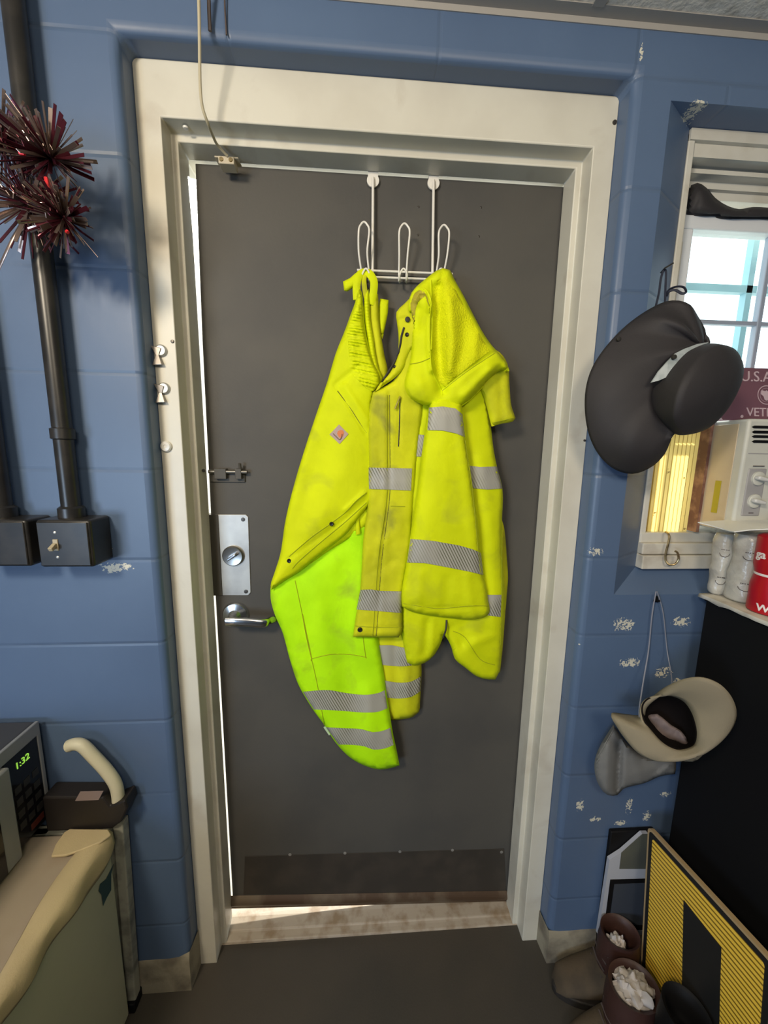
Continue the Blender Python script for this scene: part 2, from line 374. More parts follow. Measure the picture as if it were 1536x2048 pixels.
class Surf:
    """folds: (point, point, ..., width px, height m) - positive comes towards the room"""
    def __init__(s, outline, Y0, bulge=.015, soft=22, folds=(), namp=.003, nsc=90, tilt=(0, 0), seed=0, smooth=True):
        s.o = smooth_outline(outline) if smooth else list(outline)
        s.P = resample(s.o, 7.0); s.Y0 = Y0; s.bulge = bulge; s.soft = soft; s.folds = folds; s.namp = namp; s.nsc = nsc; s.tilt = tilt; s.seed = seed
        s.c = s.P.mean(0)
    def inside(s, q):
        P = np.array(s.o); x, y = q[:, 0], q[:, 1]; r = np.zeros(len(q), bool); n = len(P); j = n-1
        for i in range(n):
            xi, yi = P[i]; xj, yj = P[j]
            c = ((yi > y) != (yj > y)) & (x < (xj-xi)*(y-yi)/(yj-yi+1e-12)+xi); r ^= c; j = i
        return r
    def dist(s, q):
        d = np.full(len(q), 1e9); P = s.P; n = len(P)
        for i in range(n):
            dd, _ = segdist(q, P[i], P[(i+1) % n]); d = np.minimum(d, dd)
        return d
    def Y(s, q):
        q = np.asarray(q, float).reshape(-1, 2)
        d = np.where(s.inside(q), s.dist(q), 0)
        y = s.Y0-s.bulge*(.45*np.clip(d/3.5, 0, 1)**.6+.55*np.sqrt(1-(1-np.clip(d/(s.soft*2.4), 0, 1))**2))
        y = y+s.tilt[0]*(q[:, 0]-s.c[0])+s.tilt[1]*(q[:, 1]-s.c[1])
        for f in s.folds:
            *pts, wd, amp = f
            pts = [tuple(v) for v in spline([(p[0], p[1], 0) for p in pts], 4)] if len(pts) > 2 else pts
            dm = np.full(len(q), 1e9)
            for a, b in zip(pts, pts[1:]):
                dd, t = segdist(q, a[:2], b[:2]); dm = np.minimum(dm, dd)
            fade = np.clip(d/8+.25, 0, 1)
            y = y-amp*np.exp(-(dm/wd)**2)*fade
        if s.namp:
            nn = np.array([noise.noise(Vector((a[0]/s.nsc, a[1]/s.nsc*.7, s.seed)))+.4*noise.noise(Vector((a[0]/s.nsc*2.7, a[1]/s.nsc*2, s.seed+9))) for a in q])
            y = y-s.namp*nn
        return y
def cloth(name, surf, m, parent, outline=None, lift=0.0, thick=.004, step=7, smooth=True, puff=0.0, origin=None):
    o = surf.P if outline is None else resample(smooth_outline(outline) if smooth else outline, step)
    o = np.array(o, float)
    # drop near-duplicate points
    keep = [0]
    for i in range(1, len(o)):
        if np.hypot(*(o[i]-o[keep[-1]])) > 1.0: keep.append(i)
    if np.hypot(*(o[keep[-1]]-o[0])) < 1.0: keep.pop()
    o = o[keep]
    sub = Surf([tuple(p) for p in o], 0, smooth=False); sub.P = o
    x0, y0 = o.min(0); x1, y1 = o.max(0)
    gx, gy = np.meshgrid(np.arange(x0, x1, step), np.arange(y0, y1, step*.87)); gx[::2] += step*.5
    g = np.stack([gx.ravel(), gy.ravel()], 1)
    if len(g):
        g = g[sub.inside(g)]
        if len(g): g = g[sub.dist(g) > step*.55]
    pts = [Vector(p) for p in o]+[Vector(p) for p in g]; n = len(o)
    r = delaunay_2d_cdt(pts, [(i, (i+1) % n) for i in range(n)], [], 1, 1e-4)
    V = np.array([tuple(v) for v in r[0]])
    yy = surf.Y(V)-lift
    if puff: yy = yy-puff*np.sqrt(1-(1-np.clip(sub.dist(V)/8, 0, 1))**2)
    bm = bmesh.new(); F = []; B = []
    for (u, v), y in zip(V, yy):
        p = at(u, v, y); F.append(bm.verts.new(p)); B.append(bm.verts.new(p+Vector((0, thick, 0))))
    for f in r[2]:
        bm.faces.new([F[i] for i in f]); bm.faces.new([B[i] for i in f][::-1])
    cnt = {}
    for f in r[2]:
        for i in range(len(f)):
            e = (f[i], f[(i+1) % len(f)]); cnt[tuple(sorted(e))] = cnt.get(tuple(sorted(e)), 0)+1
    for (a, b), c in cnt.items():
        if c == 1: bm.faces.new((F[a], F[b], B[b], B[a]))
    return build(bm, name, m, parent, ang=1.1)
def seamline(name, surf, pts, parent, m=None, r=.0009, lift=.0008, n=6):
    m = m or M_seam
    sp = spline([(p[0], p[1], 0) for p in pts], n)
    q = np.array([(p.x, p.y) for p in sp]); yy = surf.Y(q)-lift
    bm = bmesh.new(); tube(bm, [at(a[0], a[1], y) for a, y in zip(q, yy)], r, 6); return build(bm, name, m, parent)
def snap(surf, u, v, parent, r=.0055, lift=.002, name='snap_button', m=None):
    y = float(surf.Y([(u, v)])[0])-lift
    bm = bmesh.new(); lathe(bm, [(r, .003), (r, .0), (r*.7, -.0018), (r*.35, -.0012), (0, -.0012)], at(u, v, y), (0, 1, 0), 16)
    return build(bm, name, m or M_snap, parent)
def text(name, s, m, parent, loc, size, rot, depth=.0006, align='LEFT', shear=0, sx=1.0):
    c = bpy.data.curves.new(name, 'FONT'); c.body = s; c.size = size; c.extrude = depth; c.align_x = align; c.shear = shear; c.resolution_u = 3
    t = bpy.data.objects.new(name, c); COL.objects.link(t)
    me = bpy.data.meshes.new_from_object(t.evaluated_get(bpy.context.evaluated_depsgraph_get())); bpy.data.objects.remove(t)
    me.transform(rot.to_4x4() @ Matrix.Diagonal((sx, 1, 1, 1)))
    me.materials.clear(); me.materials.append(m)
    o = bpy.data.objects.new(name, me); COL.objects.link(o); o.parent = parent; o.location = Vector(loc)-worldloc(parent)
    return o
ROT_FRONT = Matrix(((1, 0, 0), (0, 0, -1), (0, 1, 0)))     # text lying in XZ, facing -Y
# ================================================================== SETTING
W = .508; H = 2.254; SF = .0486; HF = .101; XA = W-SF; ZA = H-HF; A = .042; ST = .0145; YD = .098; WY = -.05
def grid_wall(bm, xs, zs, holes, y):
    V = {}
    def vv(x, z):
        k = (round(x, 4), round(z, 4))
        if k not in V: V[k] = bm.verts.new((x, y, z))
        return V[k]
    for i in range(len(xs)-1):
        for j in range(len(zs)-1):
            cx, cz = (xs[i]+xs[i+1])/2, (zs[j]+zs[j+1])/2
            if any(h[0] < cx < h[1] and h[2] < cz < h[3] for h in holes): continue
            bm.faces.new((vv(xs[i], zs[j]), vv(xs[i+1], zs[j]), vv(xs[i+1], zs[j+1]), vv(xs[i], zs[j+1])))
    return vv
WX0, WX1, WZ0, WZ1 = .588, 1.62, 1.139, 2.212      # window opening at the wall face
bm = bmesh.new()
vv = grid_wall(bm, [-2.2, -W, W, WX0, WX1, 2.4], [0, WZ0, WZ1, H, 2.40], [(-W, W, -1, H), (WX0, WX1, WZ0, WZ1)], WY)
# door reveal
def quad(*p): return bm.faces.new([bm.verts.new(q) if not isinstance(q, bmesh.types.BMVert) else q for q in p])
def ext(x0, z0, x1, z1, y1=.2): quad(vv(x0, z0), vv(x1, z1), bm.verts.new((x1, y1, z1)), bm.verts.new((x0, y1, z0)))
for za, zb in [(0, WZ0), (WZ0, WZ1), (WZ1, H)]:
    ext(-W, za, -W, zb); ext(W, za, W, zb)
ext(-W, H, W, H)
bmesh.ops.remove_doubles(bm, verts=bm.verts, dist=1e-5)
wl = build(bm, 'wall_front', M_wall, smooth=True, bevel=.016, seg=4); tag(wl, kind='structure')
# splayed window reveal (part of the front wall)
bm = bmesh.new()
ix0, iz0, iy = .684, 1.192, .012
fr = [(WX0, WY, WZ0), (WX0, WY, WZ1), (WX1, WY, WZ1), (WX1, WY, WZ0)]
inn = [(ix0, iy, iz0), (.684, iy, WZ1), (WX1-.03, iy, WZ1), (WX1-.03, iy, iz0)]
bk = [(.686, .05, iz0+.002), (.686, .05, WZ1), (WX1-.03, .05, WZ1), (WX1-.03, .05, iz0+.002)]
Lp = [[bm.verts.new(p) for p in l] for l in (fr, inn, bk)]
for a, b in ((0, 1), (1, 2)):
    for k in range(4): bm.faces.new((Lp[a][k], Lp[a][(k+1) % 4], Lp[b][(k+1) % 4], Lp[b][k]))
build(bm, 'window_reveal', M_wall, wl, smooth=False)
# rest of the room
bm = bmesh.new(); bx(bm, -2.2, 2.4, -3.6, .20, -.06, 0); tag(build(bm, 'floor', M_floor, smooth=False), kind='structure')
bm = bmesh.new(); bx(bm, -2.2, 2.4, -3.6, -.03, 2.343, 2.40); tag(build(bm, 'ceiling', M_tile, smooth=False), kind='structure')
M_plain = mat('blue_side_wall_paint', (0.15, 0.20, 0.27), .5)
bm = bmesh.new(); bx(bm, -2.3, -2.2, -3.6, .2, 0, 2.4); tag(build(bm, 'wall_left', M_plain, smooth=False), kind='structure')
bm = bmesh.new(); bx(bm, 2.4, 2.5, -3.6, .2, 0, 2.4); tag(build(bm, 'wall_right', M_plain, smooth=False), kind='structure')
bm = bmesh.new(); bx(bm, -2.3, 2.5, -3.7, -3.6, 0, 2.4); tag(build(bm, 'wall_back', M_plain, smooth=False), kind='structure')
# ceiling edge angle and a tee bar
bm = bmesh.new(); bx(bm, -2.2, 2.4, WY-.002, WY, 2.330, 2.343); bx(bm, -2.2, 2.4, WY-.024, WY, 2.3412, 2.3428)
tag(build(bm, 'trim_1', M_grid, smooth=False), kind='structure')
bm = bmesh.new(); bx(bm, .392, .416, -3.6, WY-.02, 2.3405, 2.3428); bx(bm, -2.2, 2.4, -.68, -.656, 2.3405, 2.3428)
tag(build(bm, 'trim_2', M_grid, smooth=False), kind='structure')
# bare masonry foot of the wall
for nm, xa, xb, s in (('baseboard_left', -2.2, -W, -1), ('baseboard_right', W, 2.4, 1)):
    bm = bmesh.new()
    prof = [(-.006, 0), (-.006, .085), (-.003, .10), (.0, .105)]
    xs = np.linspace(xa, xb, 60); rows = []
    for x in xs:
        e = min(abs(x-(-W if s < 0 else W))/.05, 1); zz = .02*(1-e)**2*(1 if s < 0 else .3)
        rows.append([bm.verts.new((x, WY+py, pz+(zz if pz > .05 else 0)+.004*noise.noise(Vector((x*30, pz*9, 1)))*(pz > .05))) for py, pz in prof])
    for a, b in zip(rows, rows[1:]):
        for k in range(3): bm.faces.new((a[k], a[k+1], b[k+1], b[k]))
    xe = -W if s < 0 else W
    i = -1 if s < 0 else 0
    e0 = rows[i]; e1 = [bm.verts.new((xe-.004*s, .0, v.co.z)) for v in e0]
    for k in range(3): bm.faces.new((e0[k], e0[k+1], e1[k+1], e1[k]))
    tag(build(bm, nm, M_base), kind='structure')
# outside
tag(box('sidewalk', M_conc, None, -6, 8, .2, 9, -.08, -.02), kind='structure')

# ------------------------------------------------------------------ door frame
def frame_profile():
    # swept profile (inset from outer edge, y)
    return [(0, .19), (0, 0), (SF, 0), (SF, A), (SF+ST, A), (SF+ST, YD), (SF-.002, YD), (SF-.002, .142), (SF-.002, .19)]
bm = bmesh.new(); rows = []
for (ins, y) in frame_profile():
    zi = ins if ins == 0 else ins+(HF-SF)
    rows.append([bm.verts.new((-W+ins, y, 0)), bm.verts.new((-W+ins, y, H-zi)), bm.verts.new((W-ins, y, H-zi)), bm.verts.new((W-ins, y, 0))])
for a, b in zip(rows, rows[1:]):
    for k in range(3): bm.faces.new((a[k], a[k+1], b[k+1], b[k]))
# cut the left jamb short behind the stop so daylight can reach the gap
fr_o = build(bm, 'trim_3', M_frame, smooth=True, bevel=.0025, seg=2, ang=.3)
tag(fr_o, kind='structure')
# ------------------------------------------------------------------ door leaf and hardware
door = empty('door_1', (0, YD+.02, 0), kind='structure')
ZT = ZA-ST; dy0 = YD+.004
bm = bmesh.new()
dl = [(-.4330, 2.1365), (.4575, 2.1365), (.4575, .010), (-.4425, .052), (-.4428, 1.30), (-.4395, 1.75)]
prism(bm, [(x, dy0, z) for x, z in dl], (0, .042, 0)); build(bm, 'door_leaf', M_door, door, smooth=False, bevel=.0015)
bm = bmesh.new()
k0 = [at(490, 1712, dy0), at(1008, 1697, dy0), at(1012, 1783, dy0), at(487, 1788, dy0)]
prism(bm, [(p.x, dy0, p.z) for p in k0], (0, -.0015, 0)); build(bm, 'kick_plate', M_kick, door, smooth=False, bevel=.0005)
kp = door.children[-1] if door.children else None
bm = bmesh.new()
for u, v in [(580, 1709), (690, 1706), (800, 1703), (905, 1700), (1003, 1704)]:
    p = at(u, v, dy0-.0015); lathe(bm, [(.005, .0), (.005, -.0008), (0, -.002)], p, (0, 1, 0), 10)
build(bm, 'kick_plate_screw', M_steel, door)
# hollow sweep along the door's foot
bm = bmesh.new()
a, b, c, d = at(462, 1790, dy0), at(1013, 1780, dy0), at(1015, 1801, dy0), at(463, 1816, dy0)
s0 = Vector((a.x, dy0, a.z)); s1 = Vector((b.x, dy0, b.z)); t0 = Vector((d.x, dy0, d.z)); t1 = Vector((c.x, dy0, c.z))
rows = []
for k in range(9):
    f = k/8; bulge = -.010*math.sin(math.pi*min(f*1.15, 1))-.002
    rows.append([bm.verts.new(s0.lerp(t0, f)+Vector((0, bulge, 0))), bm.verts.new(s1.lerp(t1, f)+Vector((0, bulge, 0)))])
for r1, r2 in zip(rows, rows[1:]): bm.faces.new((r1[0], r1[1], r2[1], r2[0]))
bm.faces.new([r[0] for r in rows]); bm.faces.new([r[1] for r in rows][::-1])
build(bm, 'door_sweep', M_rust, door)
# lock plate with turn, lever, slide bolt
def P3(u, v, y=dy0): return at(u, v, y)
bm = bmesh.new()
pl = [P3(430, 1029), P3(492, 1029), P3(497, 1034), P3(502, 1184), P3(497, 1190), P3(436, 1190)]
prism(bm, [(p.x, dy0, p.z) for p in pl], (0, -.003, 0)); lp = build(bm, 'lock_plate', M_steel, door, smooth=False, bevel=.001)
a = P3(411, 1029); b = P3(446, 1190)
box('latch_guard', mat('dark_guard_and_shade', (.045, .040, .030), .5), door, a.x-.001, b.x, dy0-.0050, dy0+.03, b.z, a.z, bevel=.001)  # latch guard; its right part also paints shade over the lock plate
bm = bmesh.new(); c = P3(467, 1111, dy0-.003)
lathe(bm, [(.028, 0), (.028, -.006), (.025, -.010), (.012, -.008), (0, -.008)], c, (0, 1, 0), 32)
db = build(bm, 'deadbolt_rose', mat('brushed_dark_nickel', (.30, .29, .27), .28, .9), lp)
bm = bmesh.new(); R_ = Matrix.Rotation(math.radians(35), 3, 'Y')
vs = bx(bm, -.014, .014, -.022, -.006, -.0035, .0035)
for v in vs: v.co = Matrix.Rotation(math.radians(-35), 3, 'Y') @ v.co + c
build(bm, 'thumb_turn', M_chrome, lp, bevel=.002)
for u, v in [(486, 1039), (492, 1183)]:
    bm = bmesh.new(); lathe(bm, [(.0055, 0), (.005, -.002), (0, -.0025)], P3(u, v, dy0-.003), (0, 1, 0), 14); build(bm, 'plate_screw', M_dsteel, lp)
bm = bmesh.new(); c = P3(472, 1228, dy0)
lathe(bm, [(.036, 0), (.036, -.004), (.032, -.010), (.017, -.014), (.014, -.030), (.013, -.05), (0, -.052)], c, (0, 1, 0), 36)
rose = build(bm, 'lever_rose', M_chrome, door)
bm = bmesh.new(); yl = dy0-.052
q = [(448, 1243), (455, 1235), (475, 1237), (500, 1238), (528, 1240), (534, 1244)]
lever = [at(452, 1243, yl-.004), at(470, 1244, yl-.006), at(500, 1245, yl-.003), at(528, 1247, yl+.004), at(540, 1242, yl+.02), at(556, 1236, yl+.034)]
tube(bm, spline(lever, 5), .0125, 16, sq=.5); build(bm, 'lever_handle', M_chrome, door)
bm = bmesh.new(); a = P3(420, 935); b = P3(494, 962)
bx(bm, a.x, b.x-.004, dy0-.005, dy0, b.z-.003, a.z-.006)
bx(bm, P3(433, 940).x, P3(456, 940).x, dy0-.018, dy0, b.z+.006, a.z-.002); bx(bm, P3(474, 940).x, P3(486, 940).x, dy0-.018, dy0, b.z+.006, a.z-.002)
sb = build(bm, 'slide_bolt', M_door, door, bevel=.001)
bm = bmesh.new(); z = P3(450, 943).z
tube(bm, [(P3(421, 943).x, dy0-.012, z), (P3(497, 943).x, dy0-.012, z)], .005, 12)
tube(bm, [(P3(484, 943).x, dy0-.012, z), (P3(484, 943).x, dy0-.018, z+.022)], .004, 10); build(bm, 'bolt_rod', mat('worn_painted_bolt', (.14, .13, .11), .3, .5), sb)
bm = bmesh.new()
for u, v in [(837, 414), (836, 470), (962, 415), (958, 473)]:
    p = P3(u, v); lathe(bm, [(.0028, 0), (.0015, -.001), (0, -.001)], p, (0, 1, 0), 8)
build(bm, 'old_screw_hole', M_dsteel, door)

# threshold
bm = bmesh.new()
pf = [(.040, 0), (.042, .007), (.062, .011), (.066, .016), (.098, .019), (.15, .014), (.19, .0)]
for x, dz in ((-XA-.002, 0), (XA+.002, -.004)):
    pass
L_ = [bm.verts.new((-XA, y, z*1.0)) for y, z in pf]; R2 = [bm.verts.new((XA, y, z*.45)) for y, z in pf]
for k in range(len(pf)-1): bm.faces.new((L_[k], L_[k+1], R2[k+1], R2[k]))
bm.faces.new(L_); bm.faces.new(R2[::-1])
tag(build(bm, 'threshold', M_thr, smooth=False, bevel=.002), kind='structure')

# ------------------------------------------------------------------ window
win = empty('window_1', (1.1, .06, 1.2), kind='structure')
def wz(v, y=.06, u=1450): return at(u, v, y).z
X0 = .687; XR = 1.585
# head trim, stepped
bm = bmesh.new()
bx(bm, X0, XR, .008, .12, wz(283, .008), 2.2115); bx(bm, X0, XR, .018, .12, wz(318, .018), wz(283, .008)); bx(bm, X0, XR, .050, .12, wz(340, .05), wz(318, .018))
bx(bm, X0, XR, .044, .12, wz(350, .044), wz(341, .044)); bx(bm, X0, XR, .070, .12, wz(380, .07), wz(350, .044)); bx(bm, X0, XR, .08, .12, wz(402, .08), wz(382, .08))
build(bm, 'window_head', M_white, win, smooth=False, bevel=.002)
bm = bmesh.new()
bx(bm, X0, .702, .012, .14, 1.20, 2.205); bx(bm, .702, .730, .044, .14, 1.20, 2.0); bx(bm, XR-.03, XR, .04, .14, 1.20, 2.22)
build(bm, 'window_jamb', M_white, win, smooth=False, bevel=.002)
gz0 = 1.600; gz1 = wz(466, .06)
bm = bmesh.new()
bx(bm, .703, XR-.03, .050, .085, gz1, wz(433, .05)); bx(bm, .716, .757, .050, .085, gz0-.04, gz1); bx(bm, XR-.06, XR-.03, .05, .085, gz0-.04, gz1)
bx(bm, .728, XR-.03, .050, .085, gz0-.05, gz0+.002)
build(bm, 'sash', M_sash, win, smooth=False, bevel=.003)
bm = bmesh.new(); bx(bm, .755, XR-.05, .066, .069, gz0-.01, gz1+.01); build(bm, 'window_pane', M_glass, win, smooth=False)
mz = at(1450, 645, .062).z; mx = at(1517, 645, .062).x
bm = bmesh.new(); bx(bm, .755, XR-.05, .060, .075, mz-.005, mz+.005); bx(bm, mx-.006, mx+.006, .058, .075, gz0, gz1); bx(bm, mx+.21, mx+.222, .058, .075, gz0, gz1)
build(bm, 'muntin', mat('muntin_grey_lilac', (.30, .34, .42), .5), win, smooth=False, bevel=.002)
gr = empty('security_grille', (1.2, .26, 1.3), 'pale blue security bars outside the window behind the hat', 'grille')
bm = bmesh.new(); yg = .22
z1 = at(1450, 576, yg).z; x1 = at(1500, 575, yg).x
bx(bm, .70, 1.9, yg, yg+.02, z1-.010, z1+.010); bx(bm, .70, 1.9, yg, yg+.02, z1-.37, z1-.352); bx(bm, .70, 1.9, yg, yg+.02, z1+.36, z1+.378)
build(bm, 'horizontal_bar', M_bars, gr, smooth=False)
bm = bmesh.new()
for k in range(-1, 4): bx(bm, x1+k*.3-.009, x1+k*.3+.009, yg, yg+.02, 1.15, 2.35)
build(bm, 'vertical_bar', M_bars, gr, smooth=False)
# sill rails, painted wood
bm = bmesh.new()
bx(bm, .688, XR-.01, .010, .12, wz(1084, .02, 1330), wz(1062, .03, 1330)); bx(bm, .686, XR-.01, -.004, .12, wz(1108, .0, 1330), wz(1086, .0, 1330)); bx(bm, .684, XR, -.012, .12, 1.193, wz(1109, .0, 1330))
build(bm, 'window_sill', M_white, win, smooth=False, bevel=.0025)
# upper infill so no daylight enters above or below the sash
bm = bmesh.new(); bx(bm, 1.37, XR, .05, .06, 1.28, gz0-.03); bx(bm, .64, XR+.04, .12, .14, 2.09, 2.30); build(bm, 'filler_board', M_white, win, smooth=False)

# ------------------------------------------------------------------ air conditioner with pleated panel
AX = .836; ACT = 1.573; ACB = 1.306; ACY = -.088
ac = empty('air_conditioner', (1.1, 0, ACB), 'cream window air conditioner with black louvres and two round knobs', 'air conditioner')
bm = bmesh.new(); bx(bm, AX, 1.36, ACY, .19, ACB, ACT); build(bm, 'case', M_ac, ac, bevel=.006, seg=3)
bm = bmesh.new(); bx(bm, AX-.0015, AX+.001, ACY+.022, .028, ACB+.004, ACT-.010); build(bm, 'tape_strip', M_acside, ac, bevel=.001)['label'] = 'yellowed tape covering the side'
bm = bmesh.new()
def acf(u, v): p = at(u, v, ACY-.001); return p
fx = at(1497, 900, ACY).x
for v in (854, 864, 873, 883):
    z = at(1510, v, ACY).z; xs = at(1503, v, ACY).x
    prism(bm, [(xs, ACY-.001, z), (xs+.006, ACY-.001, z+.0032), (xs+.30, ACY-.001, z+.0032), (xs+.30, ACY-.001, z-.0032), (xs+.006, ACY-.001, z-.0032)], (0, .003, 0))
build(bm, 'louvre_slot', M_black, ac, smooth=False)
bm = bmesh.new(); p = at(1496, 907, ACY); bx(bm, p.x, p.x+.26, ACY-.0006, ACY+.002, p.z-.001, p.z+.001); build(bm, 'panel_groove', M_acp, ac, smooth=False)
bm = bmesh.new(); pts = [at(*p, ACY) for p in [(1495, 925), (1530, 925), (1535, 930), (1522, 1028), (1516, 1034), (1484, 1033), (1479, 1027), (1490, 930)]]
cp0 = at(1512, 985, ACY); cp0.x -= .007; bx(bm, cp0.x-.0225, cp0.x+.0225, ACY-.0025, ACY+.002, cp0.z-.056, cp0.z+.056)
cp = build(bm, 'control_plate', M_acp, ac, bevel=.004, seg=3)
for u, v in ((1510, 957), (1505, 1002)):
    c = at(u, v, ACY-.0025); c.x = cp0.x+.002
    bm = bmesh.new(); lathe(bm, [(.0165, .001), (.016, -.004), (.013, -.006), (0, -.006)], c, (0, 1, 0), 28); kb = build(bm, 'knob', M_ac, cp)
    bm = bmesh.new(); vs = bx(bm, -.015, .015, -.018, -.005, -.0045, .0045)
    for v_ in vs: v_.co = Matrix.Rotation(math.radians(12), 3, 'Y') @ v_.co + c
    build(bm, 'knob_grip', mat('white_knob', (.62, .62, .60), .4), cp, bevel=.003)
for v, w2 in ((932, .014), (1026, .006)):
    p = at(1502, v, ACY-.003); bm = bmesh.new(); bx(bm, cp0.x-w2, cp0.x+w2, ACY-.0032, ACY-.002, p.z-.001, p.z+.001); build(bm, 'plate_marking', M_ink, cp, smooth=False)
bm = bmesh.new(); bx(bm, AX-.003, AX, -.045, -.030, at(1445, 1028, AX, 0).z, at(1445, 962, AX, 0).z); build(bm, 'sticker', M_oldtape, ac)['label'] = 'olive yellow sticker on the side'
# pleated side panel
ap = empty('pleated_side_panel', (.79, .02, 1.285), 'yellow pleated accordion panel filling the gap left of the air conditioner', 'panel')
bm = bmesh.new(); n = 11; rows = []
for i in range(n*2+1):
    x = .703+(AX-.008-.703)*i/(n*2); y = .028-(.007 if i % 2 else 0)
    rows.append((bm.verts.new((x, y, 1.286)), bm.verts.new((x, y, gz0-.03))))
for a, b in zip(rows, rows[1:]): bm.faces.new((a[0], b[0], b[1], a[1]))
build(bm, 'pleats', M_acc, ap, smooth=False)
bm = bmesh.new(); bx(bm, AX-.009, AX-.0005, -.002, .035, 1.29, ACT+.0); build(bm, 'side_rail', mat('brown_rail', (.14, .06, .045), .5, col2=(.3, .16, .1), nscale=40), ap, smooth=False)
# brass hook on the sill
bm = bmesh.new(); yk = -.018
hk = [at(1331, 1064, .005), at(1337, 1068, yk+.006), at(1338, 1080, yk), at(1332, 1105, yk-.002), at(1331, 1120, yk-.004), at(1338, 1129, yk-.010), at(1350, 1128, yk-.014), at(1357, 1118, yk-.016), at(1355, 1106, yk-.016), at(1350, 1102, yk-.014)]
tube(bm, spline(hk, 5), .0026, 10); hk = build(bm, 'brass_hook', M_brass, origin=at(1335, 1090, yk))
tag(hk, 'bent brass hook hanging over the white window sill', 'hook')

# licence plate style sign on the conditioner
pz0 = ACT+.001
pe = empty('veteran_plate', (1.0, -.03, pz0), 'maroon plate lettered U.S.A. and VETERAN standing on the air conditioner', 'plate')
bm = bmesh.new(); x0 = at(1440, 838, -.03).x; zt = at(1500, 737, -.005).z; ph = zt-pz0
tl = Vector((0, .022, ph)); 
bm_p = [(x0, -.032, pz0+.006), (x0+.006, -.032, pz0), (x0+.30, -.032, pz0), (x0+.30, -.010, zt), (x0+.005, -.010, zt), (x0, -.0105, zt-.005)]
prism(bm, bm_p, (0, -.0012, 0)); build(bm, 'plate_sheet', M_plate, pe, smooth=False)
ang = math.atan2(.022, ph); RP = Matrix.Rotation(-ang, 3, 'X') @ ROT_FRONT
def plt_p(u, v, y0=-.034):
    y = y0
    for _ in range(4):
        p = at(u, v, y); y = -.0345+(p.z-pz0)/ph*.022
    return at(u, v, y)
text('plate_lettering', 'U.S.A.', M_platet, pe, plt_p(1481, 762), .036, RP, sx=1.0)
text('plate_lettering', 'VETERAN', M_platet, pe, plt_p(1493, 832), .030, RP, sx=1.0)
c = plt_p(1533, 790); nrm = RP @ Vector((0, 0, 1))
bm = bmesh.new()
def ring(bm, c, r0, r1, n, seg=36):
    e1 = Vector((1, 0, 0)); e2 = n.cross(e1)
    A_ = [bm.verts.new(c+r0*(math.cos(k*2*math.pi/seg)*e1+math.sin(k*2*math.pi/seg)*e2)) for k in range(seg)]
    B_ = [bm.verts.new(c+r1*(math.cos(k*2*math.pi/seg)*e1+math.sin(k*2*math.pi/seg)*e2)) for k in range(seg)]
    for k in range(seg): bm.faces.new((A_[k], A_[(k+1) % seg], B_[(k+1) % seg], B_[k]))
ring(bm, c, .0215, .0235, nrm); ring(bm, c, .0165, .0172, nrm)
e1 = Vector((1, 0, 0)); e2 = nrm.cross(e1)
if e2.z < 0: e2 = -e2
bird = [(0, .012), (.003, .009), (.013, .012), (.015, .002), (.008, -.003), (.005, -.012), (0, -.014), (-.005, -.012), (-.008, -.003), (-.015, .002), (-.013, .012), (-.003, .009)]
bm.faces.new([bm.verts.new(c+e1*a+e2*b) for a, b in bird])
build(bm, 'plate_seal', M_platet, pe, smooth=False)
bm = bmesh.new(); lathe(bm, [(.004, 0), (.003, -.001), (0, -.001)], plt_p(1484, 833), (0, 1, 0), 12); build(bm, 'plate_rivet', M_platet, pe)

# dark cap on top of the sash
s = Surf([(1373, 430), (1374, 400), (1382, 370), (1395, 365), (1412, 374), (1430, 395), (1452, 410), (1478, 418), (1505, 414), (1560, 418), (1600, 425), (1600, 446), (1536, 441), (1440, 436)], .072, .045, 14, namp=.006, nsc=50, folds=[((1385, 425), (1395, 380), 7, -.008)])
cp_ = cloth('crumpled_cap', s, M_hat, None, thick=.012)
tag(cp_, 'dark crumpled cap tucked on top of the window sash', 'cap')
